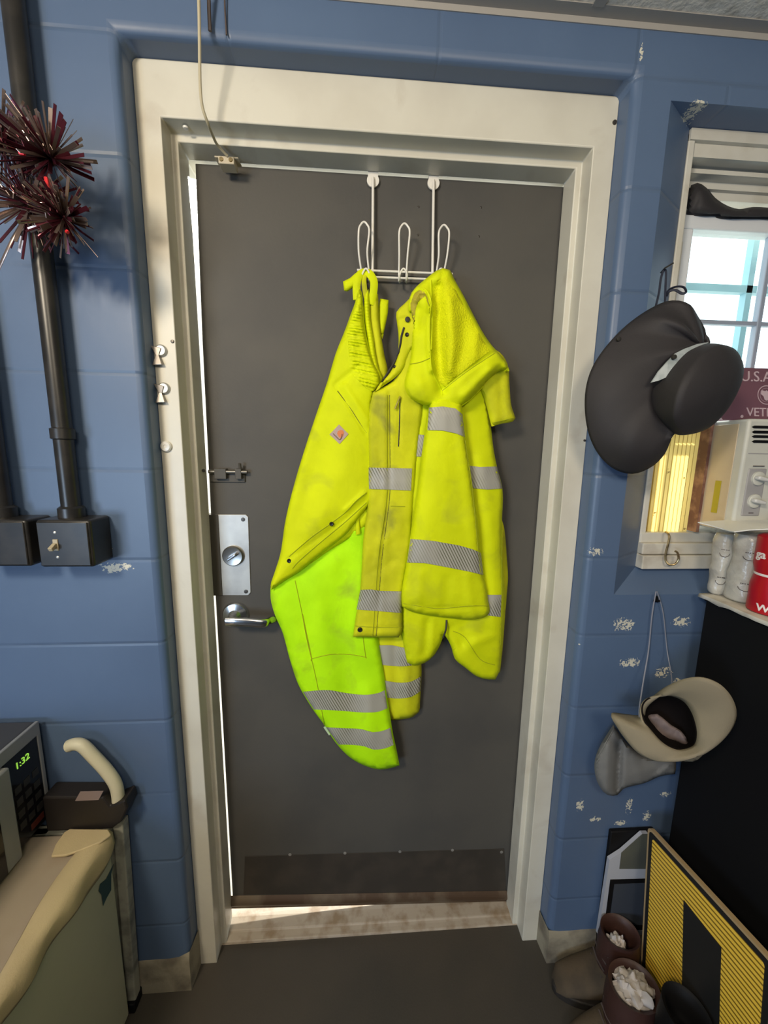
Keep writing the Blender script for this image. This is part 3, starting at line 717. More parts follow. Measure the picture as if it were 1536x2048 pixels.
# ================================================================== CEILING / WALL THINGS
# conduits
def conduit(cx, y, ztop, zbot, r, label, coupl, group=None):
    e = empty('conduit', (cx, y, zbot), label, 'pipe')
    bm = bmesh.new(); tube(bm, [(cx, y, zbot), (cx, y, ztop)], r, 20); build(bm, 'pipe', M_pipe, e)
    for z in coupl:
        bm = bmesh.new(); lathe(bm, [(r, -.012), (r*1.22, -.010), (r*1.22, .010), (r, .012)], (cx, y, z), (0, 0, 1), 20)
        bx(bm, cx-.03, cx+.004, y+r*.6, WY, z-.006, z+.006); build(bm, 'strap_clamp', M_pipe, e)
    return e
conduit(-.662, -.080, 2.33, 1.338, .0175, 'black conduit pipe running down the blue wall to the switch box', [1.512, 2.03])
conduit(-.800, -.080, 1.80, 1.338, .0175, 'black conduit pipe at the left picture edge above the plain box', [])
def switch_box(x0, x1, y0, z0, z1, label, toggle):
    e = empty('switch_box', ((x0+x1)/2, WY, z0), label, 'electrical box')
    box('box_body', M_pipe, e, x0, x1, y0, WY-.001, z0, z1, bevel=.006, seg=3)
    bm = bmesh.new(); lathe(bm, [(.024, 0), (.024, .022), (.019, .026)], (-.662 if toggle else -.80, -.080, z1-.002), (0, 0, 1), 20); build(bm, 'hub', M_pipe, e)
    box('cover_plate', M_pipe, e, x0+.004, x1-.004, y0-.003, y0, z0+.004, z1-.004, bevel=.002)
    if toggle:
        cx = at(112, 1090, y0-.003).x; cz = at(112, 1090, y0-.003).z
        box('toggle_slot', mat('ivory_toggle', (.42, .36, .24), .4), e, cx-.005, cx+.005, y0-.005, y0-.002, cz-.012, cz+.012, bevel=.001)
        bm = bmesh.new(); vs = bx(bm, -.004, .004, -.016, 0, -.004, .004)
        for v in vs: v.co = Matrix.Rotation(.5, 3, 'X') @ v.co + Vector((cx-.001, y0-.004, cz+.001))
        build(bm, 'toggle', mat('ivory_toggle', (.42, .36, .24), .4), e, bevel=.001)
        for dz in (.026, -.026):
            bm = bmesh.new(); lathe(bm, [(.003, 0), (0, -.002)], (cx, y0-.003, cz+dz), (0, 1, 0), 10); build(bm, 'cover_screw', M_steel, e)
    return e
switch_box(-.709, -.603, -.118, 1.238, 1.338, 'black metal switch box with ivory toggle on the blue wall', True)
switch_box(-.845, -.726, -.118, 1.24, 1.338, 'plain black electrical box cut off by the left picture edge', False)
# tinsel firework decoration
tf = empty('tinsel_decoration', (-.64, -.15, 1.98), 'maroon and silver foil firework bursts hanging on the conduit', 'decoration')
def burst(u, v, y, R0, n, seed):
    rnd = random.Random(seed); c = at(u, v, y)
    for m_, cnt, nm in ((M_tr, n//2, 'foil_burst'), (M_ts, n//2, 'foil_strips')):
        bm = bmesh.new()
        for k in range(cnt):
            d = Vector((rnd.gauss(0, 1), rnd.gauss(0, 1)-.35, rnd.gauss(0, 1))).normalized()
            if d.y > .45: d.y = -d.y
            L = R0*rnd.uniform(.6, 1.05); wd = rnd.uniform(.0014, .0036); s_ = d.cross(Vector((rnd.random(), rnd.random(), rnd.random()))).normalized(); up = d.cross(s_)*.0004
            q = [c+d*.006, c+d*L*.5+Vector((0, 0, -.002)), c+d*L+Vector((0, 0, -.006*rnd.random()))]
            ring_ = [[bm.verts.new(p+s_*wd*f+up*g) for f, g in ((-1, -1), (1, -1), (1, 1), (-1, 1))] for p, wf in zip(q, (1, 1, 1))]
            for a, b in zip(ring_, ring_[1:]):
                for j in range(4): bm.faces.new((a[j], a[(j+1) % 4], b[(j+1) % 4], b[j]))
            bm.faces.new(ring_[0][::-1]); bm.faces.new(ring_[-1])
        if m_ is M_tr:
            lathe(bm, [(0, -.011), (.008, -.008), (.011, 0), (.008, .008), (0, .011)], c, (0, 1, 0), 10); bo = build(bm, nm, m_, tf, smooth=False)
        else: build(bm, nm, m_, bo, smooth=False)
    return bo
for k, (u, v, y, R0, n) in enumerate([(102, 316, -.155, .080, 130), (60, 408, -.145, .085, 120), (128, 436, -.165, .062, 150), (5, 285, -.145, .080, 110)]): burst(u, v, y, R0, n, k)
for u, v, y, du, dv in [(92, 355, -.20, 4, 22), (39, 306, -.2, 10, 1), (133, 462, -.2, 3, 3)]:
    bm = bmesh.new(); a = at(u, v, y); b = at(u+du, v+dv, y); tube(bm, [a, b], .003, 6)
    build(bm, 'bright_red_strip', M_trb, tf)
bm = bmesh.new(); tube(bm, spline([at(52, 442, -.12), at(30, 470, -.13), at(12, 505, -.13), at(-6, 545, -.12)], 6), .003, 8, sq=.3); tube(bm, [at(70, 440, -.13), at(40, 470, -.13)], .002, 6); build(bm, 'silver_streamer', M_ts, tf)
bm = bmesh.new(); tube(bm, spline([(-.655, -.10, 2.06), (-.64, -.13, 2.03), at(85, 290, -.14), at(100, 316, -.15), at(80, 370, -.15), at(128, 430, -.16)], 5), .0015, 6); build(bm, 'hanging_wire', M_ink, tf)

# cable to the door contact
cb = empty('door_sensor', tuple(at(453, 318, .06)), 'small door contact switch on the frame head fed by a cream cable', 'sensor')
bm = bmesh.new(); ys = .05
pc = at(452, 318, ys); bx(bm, pc.x-.017, pc.x+.017, ys, ys+.03, pc.z-.009, pc.z+.006); bx(bm, pc.x-.026, pc.x+.026, ys+.002, ys+.03, pc.z+.004, pc.z+.007)
build(bm, 'sensor_body', M_mail, cb, bevel=.002)
bm = bmesh.new()
for dx in (-.010, .010): lathe(bm, [(.0048, 0), (.004, -.002), (0, -.002)], (pc.x+dx, ys, pc.z-.001), (0, 1, 0), 12)
build(bm, 'sensor_screw', M_brass, cb)
bm = bmesh.new(); cab = [at(396, -40, -.085), at(398, 20, -.08), at(399, 80, -.07), at(400, 160, -.055), at(404, 210, -.045), at(415, 245, -.03), at(425, 270, .0), at(435, 290, .03), at(455, 312, .049)]
tube(bm, spline(cab, 8), .0028, 10); build(bm, 'cable', M_cable, cb)
bm = bmesh.new(); tube(bm, [at(417, -40, -.07), at(418, 20, -.062), at(420, 62, -.056)], .0035, 8); tube(bm, [at(448, -40, -.058), at(450, 20, -.055), at(453, 70, -.052)], .0016, 8)
o = build(bm, 'dark_wire', M_ink, origin=at(420, 30, -.055)); tag(o, 'short dark wires stapled on the wall above the door header', 'wire')

# small fittings on the frame face
def fit(u, v, y=0.0): return at(u, v, y)
for (u, v, lab) in ((320, 713, 'upper chromed magnetic clip on the left door jamb'), (326, 788, 'lower chromed magnetic clip on the left door jamb')):
    p = fit(u, v); e = empty('clip', tuple(p), lab, 'clip', 'chromed clips on the left jamb')
    bm = bmesh.new(); lathe(bm, [(.013, 0), (.013, -.003), (.010, -.006), (0, -.006)], p+Vector((.004, 0, .012)), (0, 1, 0), 24); build(bm, 'clip_disc', M_steel, e)
    bm = bmesh.new(); q = [(-.016, .022), (.007, .016), (.001, .001), (.008, -.019), (-.013, -.021), (-.006, .001)]
    prism(bm, [(p.x+a, -.012+(.004 if b > 0 else 0), p.z+b) for a, b in q], (0, .004, 0)); build(bm, 'clip_jaw', mat('dull_nickel', (.34, .31, .28), .35, .9), e, smooth=False, bevel=.001)
p = fit(333, 893); bm = bmesh.new(); lathe(bm, [(.0125, 0), (.0125, -.004), (.010, -.007), (.004, -.0075), (.003, -.006), (0, -.006)], p, (0, 1, 0), 28)
tag(build(bm, 'white_stop_button', mat('glossy_white', (.7, .68, .62), .25), origin=p), 'round glossy white plastic button below the clips on the left jamb', 'button')
for (u, v, r, lab) in ((345, 683, .004, 'dark screw above the upper clip on the left jamb'), (1229, 245, .005, 'dark bolt head at the top right corner of the door frame'), (1169, 881, .003, 'tiny dark screw on the right jamb beside the black hat'), (407, 941, .0045, 'dark screw on the left stop beside the slide bolt')):
    yy = 0.0 if u != 407 else YD-.03
    p = fit(u, v, yy); bm = bmesh.new(); lathe(bm, [(r, 0), (r*.8, -.0025), (0, -.003)], p, (0, 1, 0), 12)
    tag(build(bm, 'screw', M_dsteel, origin=p), lab, 'screw')

p = at(371, 246, .02); p.z = ZA-.002; bm = bmesh.new(); lathe(bm, [(.006, .0), (.005, -.003), (0, -.004)], p, (0, 0, 1), 14)
tag(build(bm, 'screw', M_wire, origin=p), 'round white screw under the door header near its left corner', 'screw')
# ------------------------------------------------------------------ over-door hook rack
rk = empty('over_door_hook_rack', tuple(at(806, 360, YD)), 'white wire over-the-door rack with three long hooks', 'hook rack')
yr = .085; R_w = .0026
for i, (u0, v0, u1, v1) in enumerate([(746, 360, 745, 545), (867, 365, 865, 548)]):
    t0, b0 = at(u0, v0, yr+.006), at(u1, v1, yr)
    bm = bmesh.new(); tube(bm, [t0+Vector((0, 0, .005)), t0+Vector((0, -.003, -.012)), b0], .0033, 12); build(bm, 'upright', M_wire, rk)
    bm = bmesh.new(); c = at(u0, v0+1, yr+.010); lathe(bm, [(.0145, .003), (.0145, -.001), (0, -.001)], c, (0, 1, 0), 28)
    bx(bm, c.x-.012, c.x+.012, c.y+.000, c.y+.003, c.z, 2.1405); bx(bm, c.x-.012, c.x+.012, c.y, YD+.05, 2.1378, 2.1400); build(bm, 'door_strap', M_wire, rk)
def dual(v0, v1, u0, u1):
    bm = bmesh.new(); tube(bm, [at(u0, v0, yr-.002), at(u1, v1, yr-.002)], R_w, 10); build(bm, 'crossbar', M_wire, rk)
dual(540, 548, 714, 905); dual(553, 560, 716, 902)
for uc, vt, dl_, nm in ((728, 444, 9, 0), (809, 447, 10, 1), (888, 450, 12, 2)):
    bm = bmesh.new(); yo = .052
    ub = {0: 731, 1: 806, 2: 881}[nm]
    loop = [at(ub-8, 563, yr-.008), at(ub-8, 545, yr-.006), at(uc-10.5, vt+60, yo+.012), at(uc-10.5, vt+18, yo), at(uc-6, vt+5, yo), at(uc, vt, yo), at(uc+6, vt+5, yo), at(uc+10.5, vt+18, yo), at(uc+6.5, vt+60, yo+.012), at(ub+7, 545, yr-.006), at(ub+7, 563, yr-.008)]
    tube(bm, spline(loop, 6), .0023, 10)
    sm = [at(ub-7, 565, yr-.006), at(ub-7, 560, yr-.028), at(ub-6, 548, yr-.038), at(ub+1, 537, yr-.040), at(ub+8, 548, yr-.038), at(ub+7, 560, yr-.028), at(ub+7, 565, yr-.006)]
    tube(bm, spline(sm, 6), .0021, 10)
    build(bm, 'hook', M_wire, rk)
# ================================================================== OVERALLS (left hook)
ov = empty('bib_overalls', tuple(at(730, 560, .05)), 'lime hi-vis bib overalls with elasticated waist hanging from the left hook', 'overalls')
# rear leg
S_rl = Surf([(745, 1240), (770, 1262), (812, 1268), (838, 1300), (843, 1335), (842, 1370), (840, 1405), (838, 1424), (826, 1434), (800, 1439), (782, 1441), (770, 1410), (755, 1340)], .082, .020, 18,
            folds=[((790, 1270), (792, 1440), 9, -.006), ((812, 1270), (815, 1440), 8, .006)], namp=.003)
rl = cloth('rear_leg', S_rl, M_limed, ov)
cloth('reflective_stripe', S_rl, M_tape, ov, [(757, 1291), (785, 1291), (812, 1296), (842, 1290), (843, 1326), (815, 1332), (787, 1332), (757, 1329)], lift=.0022, thick=.001, step=5)
cloth('reflective_stripe', S_rl, M_tape, ov, [(766, 1361), (803, 1366), (824, 1363), (842, 1353), (841, 1382), (824, 1393), (797, 1397), (772, 1395)], lift=.0022, thick=.001, step=5)
# front leg
S_fl = Surf([(541, 1175), (541, 1196), (548, 1225), (565, 1265), (580, 1320), (597, 1370), (612, 1397), (630, 1425), (650, 1452), (664, 1475), (680, 1496), (700, 1515), (726, 1530), (760, 1539), (782, 1536), (799, 1531), (793, 1500), (786, 1468), (780, 1430), (775, 1400), (768, 1350), (763, 1320), (758, 1290), (756, 1268), (756, 1200), (750, 1100), (742, 1010), (690, 1040), (640, 1090), (590, 1135)], .062, .022, 26,
            folds=[((700, 1100), (690, 1250), (705, 1380), 26, -.006), ((735, 1385), (745, 1530), 16, .006), ((630, 1180), (650, 1330), (680, 1480), 20, .005), ((570, 1200), (610, 1330), 12, .004), ((600, 1150), (690, 1080), 14, -.006)], namp=.004, nsc=80, tilt=(0, -.00002))
cloth('front_leg', S_fl, M_lime_cool, ov, thick=.006)
for top, bot in (([(606, 1384), (639, 1381), (661, 1381), (689, 1386), (735, 1390), (758, 1386), (769, 1381)], [(775, 1416), (758, 1423), (730, 1425), (689, 1422), (658, 1420), (628, 1419)]),
                 ([(652, 1455), (689, 1457), (724, 1459), (746, 1465), (769, 1461), (781, 1456)], [(787, 1490), (769, 1497), (746, 1499), (730, 1493), (708, 1490), (677, 1489)])):
    cloth('reflective_stripe', S_fl, M_tape, ov, top+bot, lift=.0022, thick=.001, step=5)
seamline('side_seam', S_fl, [(590, 1161), (603, 1222), (614, 1280), (632, 1357), (640, 1400), (648, 1450)], ov)
seamline('pocket_seam', S_fl, [(605, 1228), (623, 1315), (624, 1317), (660, 1309), (700, 1309), (730, 1314), (731, 1313), (726, 1275), (722, 1230)], ov, n=4)
bm = bmesh.new(); prism(bm, [at(a, b, .058) for a, b in ((647, 1455), (656, 1452), (664, 1466), (658, 1471))], (0, .003, 0)); build(bm, 'side_label', mat('pale_green_label', (.5, .62, .4), .6), ov, smooth=False)
# waist under-layer
S_ul = Surf([(745, 1005), (742, 1050), (727, 1058), (690, 1082), (650, 1107), (625, 1125), (600, 1140), (640, 1095), (690, 1050)], .052, .010, 12, namp=.002)
cloth('waistband', S_ul, M_lime, ov)
s = Surf([(711, 1038), (718, 1034), (721, 1068), (712, 1070)], .040, .003, 4, namp=0, smooth=False); cloth('belt_loop', s, M_lime, ov, step=4, thick=.002)
# back strap piece and back waist layers
S_st = Surf([(760, 597), (777, 600), (776, 625), (771, 650), (765, 678), (758, 660), (757, 620)], .070, .006, 8, namp=.001); cloth('loose_strap', S_st, M_lime, ov, step=5)
S_bk = Surf([(742, 584), (756, 588), (757, 605), (758, 640), (763, 675), (769, 710), (775, 745), (768, 764), (756, 745), (745, 700), (737, 650), (736, 610)], .060, .010, 12, namp=.002, folds=[((750, 600), (762, 740), 4, .003)]); cloth('back_panel', S_bk, M_limed, ov, step=5)
rf = [((a, b), (a+13, b+3), 2.3, .0035) for a, b in [(731+(i*.62), 600+i*6.4) for i in range(26)]]
S_e2 = Surf([(729, 592), (737, 578), (739, 600), (741, 640), (747, 676), (752, 712), (759, 740), (766, 757), (762, 768), (752, 752), (742, 720), (735, 680), (729, 640)], .048, .009, 8, namp=.001, folds=rf)
cloth('elastic_waist_back', S_e2, M_lime, ov, step=2)
# main bib body
ex = []
for i in range(30):
    t = i/29; y0 = 612+t*165; xr = np.interp(y0, [600, 657, 696, 725, 754, 783], [716, 725, 735, 745, 757, 746]); L = np.interp(t, [0, .3, .6, 1], [12, 34, 40, 34])
    if y0 < 774: ex.append(((xr-L, y0-2-4*t), (xr-2, y0+3*t), 2.0, .0040))
S_bb = Surf([(718, 572), (724, 585), (726, 612), (729, 650), (737, 694), (747, 725), (760, 754), (760, 768), (748, 784), (744, 850), (745, 930), (744, 1000), (733, 1016), (715, 1040), (690, 1071), (640, 1110), (600, 1143), (560, 1168), (543, 1180), (541, 1172), (548, 1148), (560, 1110), (570, 1045), (580, 1000), (595, 945), (612, 890), (632, 830), (655, 762), (672, 705), (690, 660), (700, 632), (710, 605), (714, 585)], .045, .028, 30,
            folds=ex+[((676, 778), (700, 815), (733, 868), 3.5, -.004), ((690, 772), (738, 845), 6, .004), ((672, 770), (715, 735), 7, -.005), ((690, 900), (660, 1000), (590, 1110), 24, .006), ((640, 900), (600, 1040), 18, -.005), ((730, 985), (690, 1020), 4, .005), ((733, 1000), (700, 1030), (660, 1060), (575, 1120), 4, -.0025)], namp=.005, nsc=85)
cloth('bib_body', S_bb, M_lime, ov, step=4.5, thick=.005)
class Rib:
    def __init__(s, base, outl, n, amp): s.b = base; s.P = resample(smooth_outline(outl), 3.0); s.n = n; s.amp = amp; s.o = Surf(outl, 0)
    def Y(s, q):
        q = np.asarray(q, float).reshape(-1, 2); e = np.clip(s.o.dist(q)/9, 0, 1)*np.where(s.o.inside(q), 1, 0)
        ph = q[:, 1]*.985-q[:, 0]*.17-(q[:, 1]-600)**2*.00045
        wob = np.array([noise.noise(Vector((a[0]/9, a[1]/14, 5))) for a in q])
        return s.b.Y(q)-.0012-s.amp*e*(.5+.5*np.sin(ph*2*math.pi/6.6+wob*1.6))*(.7+.6*wob)
so = [(722, 592), (727, 614), (730, 652), (738, 694), (748, 725), (761, 755), (760, 768), (747, 783), (732, 776), (716, 760), (700, 742), (698, 712), (696, 680), (694, 655), (703, 632), (712, 608)]
cloth('elastic_waist_front', Rib(S_bb, so, 0, .0042), M_lime, ov, step=1.9, thick=.002)
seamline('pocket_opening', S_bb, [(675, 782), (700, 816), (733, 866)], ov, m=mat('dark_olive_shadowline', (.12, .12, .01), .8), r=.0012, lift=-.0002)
seamline('flap_seam', S_bb, [(733, 985), (712, 1002), (690, 1025), (657, 1050), (622, 1075), (578, 1113)], ov)
seamline('flap_seam', S_bb, [(733, 1005), (690, 1044), (650, 1077), (600, 1120), (585, 1137)], ov)
for u, v in ((663, 1048), (578, 1122)): snap(S_bb, u, v, ov)
snap(S_ul, 685, 1067, ov)
# square logo patch set on its corner: grey with an orange C-like mark
lp2 = cloth('logo_patch', S_bb, M_logo, ov, [(678, 849), (697, 868), (679, 888), (659, 869)], lift=.0018, thick=.0015, smooth=False)
cv = []
for k in range(15):
    a_ = math.radians(-150+k*20); r_ = 5.2 if k < 11 else 3.2
    cv.append((680.5+r_*math.cos(a_), 866+r_*1.15*math.sin(a_)))
cloth('logo_mark', S_bb, M_logo_o, lp2, [(676, 862), (681, 860), (686, 861), (688, 866), (686, 872), (681, 877), (677, 873), (674, 867)], lift=.0026, thick=.001, step=3)
seamline('logo_swash', S_bb, [(666, 867), (671, 872), (679, 879), (683, 874), (684, 868)], lp2, m=mat('logo_brown', (.16, .10, .08), .7), r=.0009, lift=.0035)
# hanging loop over the hook and loose tab
bm = bmesh.new()
lo = [at(714, 600, .046), at(713, 575, .044), at(716, 556, .045), at(724, 546, .052), at(735, 545, .052), at(743, 553, .046), at(748, 566, .046), at(746, 590, .050), at(742, 610, .052)]
tube(bm, spline(lo, 5), .0095, 10, sq=.45); build(bm, 'hanging_loop', M_lime, ov)
bm = bmesh.new(); lo = [at(733, 600, .048), at(729, 575, .046), at(728, 556, .048), at(733, 545, .055)]
tube(bm, spline(lo, 5), .006, 10, sq=.4); build(bm, 'inner_strap', M_limed, ov)
s = Surf([(686, 563), (700, 556), (711, 546), (718, 549), (716, 562), (708, 573), (694, 582), (688, 580)], .050, .008, 9, namp=.001); cloth('loose_tab', s, M_lime, ov, step=4)
# ================================================================== JACKET (right hook)
jk = empty('hooded_jacket', tuple(at(885, 545, .04)), 'lime hi-vis hooded jacket with reflective stripes hanging from the right hook', 'jacket')
S_jb = Surf([(812, 700), (860, 770), (960, 760), (972, 791), (980, 840), (988, 903), (994, 933), (1005, 979), (1004, 1045), (1005, 1110), (1009, 1180), (1008, 1248), (1004, 1290), (998, 1345), (991, 1359), (978, 1359), (956, 1354), (930, 1335), (910, 1318), (905, 1300), (897, 1282), (888, 1268), (880, 1290), (867, 1312), (849, 1326), (826, 1331), (814, 1325), (809, 1299), (803, 1261), (801, 1218), (802, 1150), (809, 1000), (812, 880)], .055, .030, 26,
            folds=[((962, 920), (985, 1080), (990, 1250), 14, .006), ((855, 1245), (850, 1300), 9, -.008), ((866, 1240), (862, 1300), 4, .004), ((925, 1250), (935, 1300), (985, 1340), 12, -.006), ((905, 1255), (925, 1290), 7, -.006), ((820, 900), (812, 1200), 9, .004), ((940, 1290), (990, 1270), 9, .005)], namp=.004, nsc=70, seed=3)
S_jr = Surf([(1000, 1030), (1007, 1050), (1014, 1120), (1016, 1155), (1013, 1197), (1009, 1248), (1005, 1300), (1000, 1345), (985, 1345), (985, 1200), (990, 1080)], .078, .010, 10, namp=.002)
cloth('rear_hem_layer', S_jr, M_limed, jk, thick=.008)
cloth('jacket_body', S_jb, M_lime, jk, step=6, thick=.010)
for o_ in ([(811, 869), (835, 869), (849, 870), (845, 913), (812, 913)], [(935, 931), (960, 934), (994, 933), (1005, 977), (975, 979), (940, 976)], [(970, 1190), (1003, 1190), (1001, 1234), (970, 1230)], [(802, 1143), (812, 1144), (808, 1173), (801, 1172)]):
    cloth('reflective_stripe', S_jb, M_tape, jk, o_, lift=.0022, thick=.001, step=5, smooth=False)
for u, v in ((887, 1278),): snap(S_jb, u, v, jk, r=.007, lift=-.01, name='cuff_toggle')
seamline('hem_seam', S_jb, [(906, 1262), (930, 1275), (960, 1318), (990, 1330)], jk)
seamline('edge_seam', S_jb, [(1004, 1060), (1003, 1180), (1001, 1290)], jk)
# cuff opening in shadow with hanging toggle
bm = bmesh.new(); tube(bm, spline([at(893, 1240, .03), at(892, 1258, .02), at(886, 1276, .02)], 4), .0025, 8); build(bm, 'cuff_cord', M_zip, jk)
# rear flap right of the hood
S_rf = Surf([(975, 693), (1000, 705), (1015, 728), (1019, 770), (1023, 812), (1031, 836), (1026, 843), (1005, 847), (984, 853), (969, 795), (955, 760)], .030, .014, 14, namp=.003, folds=[((1000, 760), (1005, 840), 6, -.004)])
cloth('rear_sleeve_end', S_rf, M_limed, jk)
seamline('sleeve_end_seam', S_rf, [(984, 846), (1005, 841), (1026, 836)], jk)
# front panel with placket
S_fp = Surf([(746, 784), (765, 775), (785, 763), (799, 745), (806, 715), (814, 690), (845, 690), (846, 800), (835, 900), (826, 1000), (818, 1100), (806, 1170), (803, 1200), (804, 1240), (803, 1266), (797, 1275), (775, 1275), (751, 1275), (706, 1274), (710, 1245), (717, 1200), (721, 1173), (727, 1075), (735, 1017), (737, 958), (736, 880), (738, 820)], .028, .016, 14,
            folds=[((779, 784), (779, 920), (778, 1000), (764, 1114), (754, 1262), 3.2, -.0035), ((768, 784), (768, 1000), (752, 1130), 5, .003), ((800, 790), (798, 890), 2.5, -.003), ((740, 1100), (800, 1060), 12, .003), ((735, 1150), (790, 1120), 10, -.003), ((745, 900), (760, 950), 9, .003), ((750, 1256), (802, 1256), 2.5, -.0025)], namp=.0035, nsc=35, seed=5)
cloth('front_panel', S_fp, M_limed, jk, step=4.5, thick=.006)
for o_ in ([(737, 935), (775, 936), (824, 937), (822, 981), (775, 979), (738, 978)], [(721, 1180), (742, 1179), (760, 1182), (804, 1183), (803, 1226), (755, 1222), (713, 1219)]):
    cloth('reflective_stripe', S_fp, M_tape, jk, o_, lift=.0022, thick=.001, step=5, smooth=False)
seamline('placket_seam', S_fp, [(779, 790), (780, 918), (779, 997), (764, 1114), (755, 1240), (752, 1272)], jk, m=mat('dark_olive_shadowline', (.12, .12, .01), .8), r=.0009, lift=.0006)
seamline('placket_seam', S_fp, [(774, 790), (774, 918), (773, 997), (757, 1114), (748, 1240), (745, 1272)], jk)
seamline('zip_pocket', S_fp, [(800, 793), (799, 840), (797, 893)], jk, m=M_zip, r=.0014)
seamline('hem_seam', S_fp, [(711, 1252), (740, 1254), (803, 1255)], jk)
seamline('panel_seam', S_fp, [(781, 1012), (810, 1013)], jk)
snap(S_fp, 720, 1260, jk, r=.0065)
bm = bmesh.new(); yy = .008; tube(bm, spline([at(800, 793, yy), at(797, 800, yy-.004), at(790, 818, yy-.004)], 3), .0022, 8); build(bm, 'zip_pull', mat('olive_zip_pull', (.34, .30, .03), .5), jk)
# collar
S_cl = Surf([(793, 624), (809, 607), (822, 594), (838, 605), (838, 660), (834, 685), (822, 700), (815, 715), (806, 738), (790, 755), (770, 769), (758, 778), (750, 783), (762, 764), (775, 752), (790, 727), (797, 697), (797, 665), (794, 641)], .018, .012, 9, namp=.002, folds=[((796, 640), (815, 636), 4, -.004), ((830, 640), (825, 700), 5, .004)])
cloth('collar', S_cl, M_limed, jk, step=4, thick=.006)
seamline('zip', S_cl, [(808, 655), (803, 672), (800, 692), (796, 708), (788, 726), (776, 745), (764, 764)], jk, m=M_zip, r=.0026, lift=.001)
snap(S_cl, 814, 669, jk, r=.0046); snap(S_cl, 789, 733, jk, r=.0035)
bm = bmesh.new(); lathe(bm, [(.006, 0), (.006, -.002), (0, -.004)], at(815, 639, .003), (0, 1, 0), 10); build(bm, 'cord_stop', M_zip, jk)
# sleeve hanging in front
S_sl = Surf([(862, 800), (890, 795), (923, 805), (927, 845), (931, 878), (938, 922), (943, 956), (949, 1000), (956, 1045), (961, 1104), (966, 1152), (971, 1167), (976, 1200), (979, 1225), (974, 1232), (948, 1239), (903, 1236), (849, 1229), (816, 1220), (804, 1213), (803, 1190), (808, 1160), (814, 1124), (821, 1078), (834, 994), (842, 931), (849, 880), (855, 835)], .012, .034, 34,
            folds=[((915, 830), (940, 1000), (950, 1140), 12, .004), ((870, 900), (850, 1100), 22, .004), ((806, 1207), (882, 1217), (976, 1212), 2.5, -.003), ((895, 1160), (890, 1235), 12, -.004), ((935, 1150), (945, 1235), 9, .003), ((840, 1150), (835, 1225), 9, .003)], namp=.003, nsc=110, seed=8, tilt=(0, .00004))
cloth('front_sleeve', S_sl, M_lime, jk, step=5.5, thick=.014)
for o_ in ([(858, 815), (886, 813), (911, 817), (925, 829), (930, 874), (913, 867), (886, 861), (855, 860)], [(821, 1078), (867, 1082), (918, 1091), (946, 1099), (962, 1106), (967, 1150), (938, 1143), (892, 1134), (849, 1126), (814, 1125)]):
    cloth('reflective_stripe', S_sl, M_tape, jk, o_, lift=.0022, thick=.001, step=5, smooth=False)
seamline('cuff_seam', S_sl, [(806, 1207), (845, 1213), (882, 1217), (933, 1212), (977, 1212)], jk)
seamline('side_seam', S_sl, [(930, 880), (945, 985), (955, 1090), (962, 1155)], jk, lift=.0002)
# hood
S_hd = Surf([(886, 536), (900, 540), (907, 555), (927, 591), (948, 632), (969, 670), (984, 691), (1000, 709), (1013, 726), (1019, 742), (1010, 740), (998, 743), (985, 753), (973, 764), (959, 780), (940, 799), (923, 812), (913, 815), (890, 812), (861, 812), (834, 805), (815, 791), (808, 770), (813, 745), (819, 724), (823, 666), (825, 641), (818, 620), (818, 603), (823, 585), (832, 574), (857, 553), (873, 541)], .020, .050, 26,
            folds=[((862, 590), (858, 680), (862, 740), 6, .012), ((874, 575), (874, 660), (884, 780), 12, -.020), ((900, 600), (905, 680), (900, 740), 12, .012), ((930, 640), (925, 700), (905, 760), 12, -.006), ((955, 665), (950, 710), 10, .007), ((886, 545), (880, 575), 5, -.008), ((884, 780), (930, 745), (990, 704), 4, -.005), ((980, 740), (930, 790), 10, .010), ((832, 600), (840, 585), (856, 590), (858, 620), 5, .010), ((837, 620), (833, 655), 10, -.010), ((1000, 735), (960, 775), 6, -.008), ((820, 740), (850, 790), 14, .005)], namp=.004, nsc=60, seed=4)
hood = cloth('hood', S_hd, M_lime, jk, step=4.5, thick=.022)
cloth('hood_pile_lining', S_hd, M_knit, hood, [(874, 560), (892, 552), (908, 575), (928, 612), (948, 648), (966, 680), (980, 702), (950, 724), (920, 748), (890, 774), (880, 766), (870, 730), (864, 690), (862, 640), (864, 600)], lift=.0012, thick=.0015, step=5)
cloth('hood_shadow_opening', S_hd, mat('hood_shade_olive', (.42, .36, .03), .8), hood, [(823, 625), (821, 604), (827, 588), (838, 580), (848, 583), (855, 595), (858, 612), (850, 592), (840, 600), (832, 615), (829, 640), (826, 650)], lift=.0006, thick=.001, step=4)  # olive patch paints the shade inside the hood opening
seamline('hood_rim', S_hd, [(820, 622), (821, 604), (828, 586), (838, 577), (849, 580), (858, 592), (862, 612), (863, 650), (861, 700)], hood, r=.0032, m=M_lime, lift=0)
seamline('hood_seam', S_hd, [(820, 728), (838, 725), (856, 718), (862, 714)], hood)
seamline('hood_seam', S_hd, [(884, 782), (905, 765), (935, 742), (965, 722), (990, 706)], hood)
seamline('hood_edge', S_hd, [(862, 560), (862, 600), (859, 650), (860, 700), (864, 740), (880, 775), (885, 790)], hood, r=.0014, m=M_lime)
seamline('hood_edge', S_hd, [(1016, 741), (998, 744), (985, 753), (973, 764), (959, 780), (940, 799), (923, 811)], hood, r=.002, m=M_lime, lift=0)
